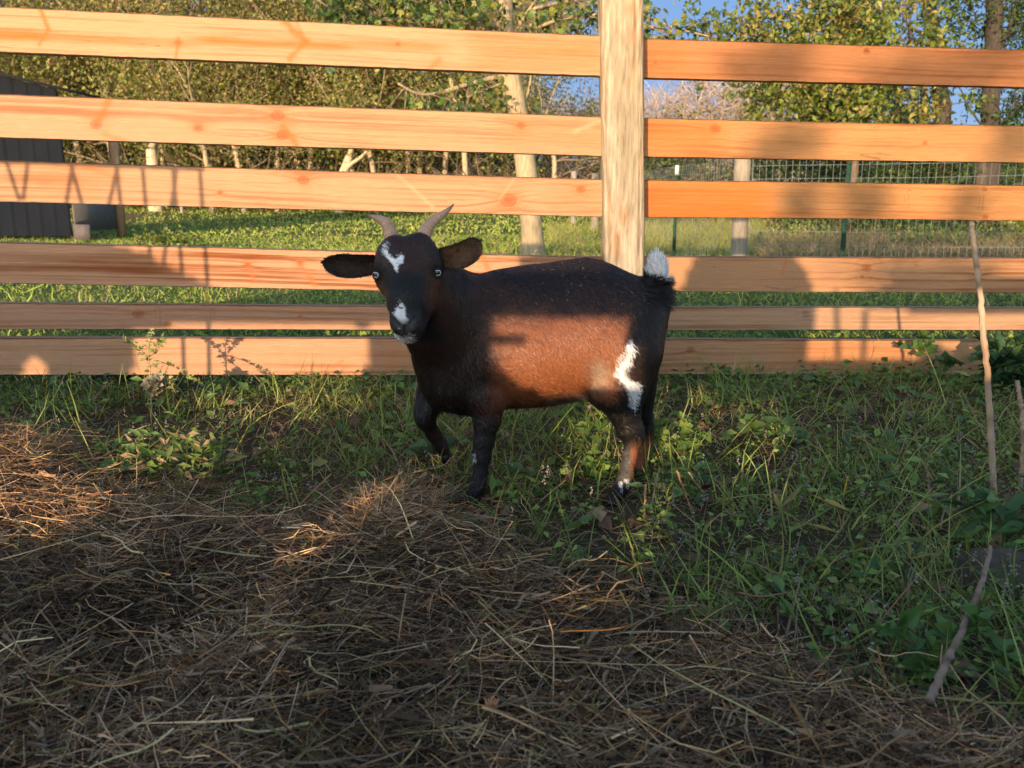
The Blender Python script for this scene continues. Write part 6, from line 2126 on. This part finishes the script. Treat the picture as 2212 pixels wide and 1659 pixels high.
def t_post(px, py_top, Y, label, tip=False):
    a = U(px, py_top, Y)
    h = a[2] - float(H(a[0], Y))
    e = empty("steel_stake", (a[0], Y, float(H(a[0], Y))), label, "stake", "green steel stakes of the wire fence")
    mb = MB()
    mb.box((-0.018, -0.004, -0.1), (0.018, 0.0, h - (0.1 if tip else 0)), (0.03, 0.075, 0.05))
    mb.box((-0.004, 0.0005, -0.1), (0.004, 0.03, h - (0.1 if tip else 0)), (0.03, 0.075, 0.05))
    for q in range(12):
        mb.box((-0.006, -0.010, 0.1 + q * h / 14), (0.006, -0.0045, 0.125 + q * h / 14), (0.035, 0.08, 0.055))
    mb.build("shaft", M_PAINT, e)
    if tip:
        mb = MB()
        mb.box((-0.019, -0.005, h - 0.0995), (0.019, 0.001, h), (0.7, 0.7, 0.68))
        mb.box((-0.005, 0.0015, h - 0.0995), (0.005, 0.031, h), (0.7, 0.7, 0.68))
        mb.build("white_tip", M_PAINT, e)
    return e


t_post(1463, 357, 9.3, "green steel stake with a white tip close to the big post", True)
t_post(1838, 318, 6.6, "green steel stake without a tip in the wire fence right of the wooden post")
t_post(158, 360, 20.0, "thin stake with a white tip beyond the shed", True)


def wire_panel(A, B, topz, rows, step, label, rad=0.0016, sag=0.02):
    A = np.array(A, float)
    B = np.array(B, float)
    L = np.linalg.norm(B - A)
    e = empty("wire_fence", (A[0], A[1], 0), label, "wire fence", "runs of wire mesh fence")
    d = (B - A) / L
    mb = MB()
    n = int(L / step)
    col = (0.28, 0.30, 0.30)

    def pos(t, z):
        p = A + d * t
        wob = 0.03 * (vnoise(t * 1.3, z * 1.5, 66) - 0.5)
        g = float(H(p[0], p[1]))
        return (p[0] - A[0] + 0.015 * (vnoise(t * 2, z * 3, 67) - .5), p[1] - A[1] + wob, g + z + sag * (vnoise(t * 0.9, 0 * t, 68) - 0.5))
    for q in range(n + 1):
        t = min(L, q * step)
        mb.tube(np.array([pos(t, z) for z in np.linspace(0.02, topz, 6)]), rad, 3, col, caps=False)
    for r in range(rows):
        z = 0.02 + (topz - 0.02) * r / (rows - 1)
        mb.tube(np.array([pos(t, z) for t in np.linspace(0, L, 24)]), rad, 3, col, caps=False)
    mb.build("mesh", M_METAL, e)
    return e


a_ = U(1608, 600, PY)
b_ = U(2330, 640, 6.0)
c_ = U(1370, 600, 12.5)
wire_panel((a_[0], PY - 0.07), (b_[0], 6.0), 1.02, 11, 0.05, "wire mesh fence running right from the grey wooden post", 0.0017)
wire_panel((a_[0], PY - 0.05), (c_[0], 12.5), 1.0, 11, 0.10, "wire mesh fence receding left from the grey wooden post", 0.0017)
# dry grass along the wire fence
def strip_grass(n, px0, px1, Y0_, Y1_, hgt, cols, seed):
    rng = np.random.default_rng(seed)
    y = Y0_ + (Y1_ - Y0_) * rng.random(n)
    x = ((px0 + (px1 - px0) * rng.random(n)) - 1106) / FPX * y
    D = norm(np.stack([rng.normal(size=n) * .4, rng.normal(size=n) * .4, np.ones(n)], -1))
    L = hgt * (0.4 + 0.8 * rng.random(n))
    c = np.array(cols)[rng.integers(0, len(cols), n)] * (0.6 + 0.6 * rng.random((n, 1)))
    bend = rdir(n, rng) * (L * .5)[:, None] * np.array([1, 1, .3]) - np.array([0, 0, .25]) * L[:, None]
    return ribbons(np.stack([x, y, H(x, y)], -1), D, L, np.full(n, 0.006), bend, norm(np.cross(D, rdir(n, rng))), c, seg=3, tip=.2)


o = join_build("tall_dry_grass", [strip_grass(9000, 1640, 2330, 7.3, 11, .42, [DRY, FD, TANS, F4], 5), strip_grass(5000, 1380, 1640, 10, 18, .4, [FD, F3, F2], 6), strip_grass(2500, 1180, 1400, 9, 18, .3, [FD, F3, F2], 7)], M_GRASS)
tag(o, kind="stuff")

# ---------------------------------------------------------------- trees behind the camera that dapple the right boards
def shade_tree():
    rng = np.random.default_rng(77)
    by = -11.0
    e = empty("yard_tree", (-4.2, by, 0), "leafy yard tree standing behind the photographer", "tree")
    b0 = np.array([-4.2, by, 0.0])
    lv = []
    mb = MB()
    mb.tube([(3.0, 0, -0.1), (3.0, 0, 3.6), (2.6, 0.2, 5.0)], [0.16, 0.13, 0.08], 8, BARKD)

    for (px_, py_, w, hgt, n) in [(1700, 130, 75, 70, 210), (1590, 135, 50, 40, 60), (2010, 150, 150, 60, 330), (2150, 120, 90, 60, 150), (1720, 300, 60, 40, 120), (1660, 330, 50, 30, 60), (2200, 300, 60, 60, 130), (1730, 430, 36, 60, 130), (1870, 430, 60, 55, 160), (2010, 590, 190, 30, 260), (2100, 440, 50, 50, 60)]:
        c0, c1 = to_back(fence_pt(np.array([px_, px_ + w]), np.array([py_, py_ + hgt])), by)
        wx, wz = abs(c1[0] - c0[0]), abs(c1[1] - c0[1])
        B = np.stack([c0[0] + rng.normal(size=n) * wx * 0.45, by + rng.normal(size=n) * 0.5, c0[1] + rng.normal(size=n) * wz * 0.45], -1)
        B[:, 0] += (B[:, 1] - by) * tan(SUN_AZ)
        B[:, 2] -= (B[:, 1] - by) * tan(SUN_EL)
        L = 0.05 * (0.6 + 0.8 * rng.random(n))
        lv.append(leaves(B - b0, rdir(n, rng), norm(rng.normal(size=(n, 3)) + np.array([0, 1.2, 0])), L, L * 0.8, np.tile(DG[1], (n, 1))))
        ctr = np.array([c0[0], by, c0[1]]) - b0
        mb.tube(np.stack([np.array([3.0, 0, 3.5]), ctr * 0.5 + np.array([1.5, 0, 2.2]), ctr]), [0.02, 0.01, 0.004], 5, BARKD)
    mb.build("trunk", M_BARK, e)
    o = join_build("crown", lv, M_LEAF)
    o.parent = e


shade_tree()
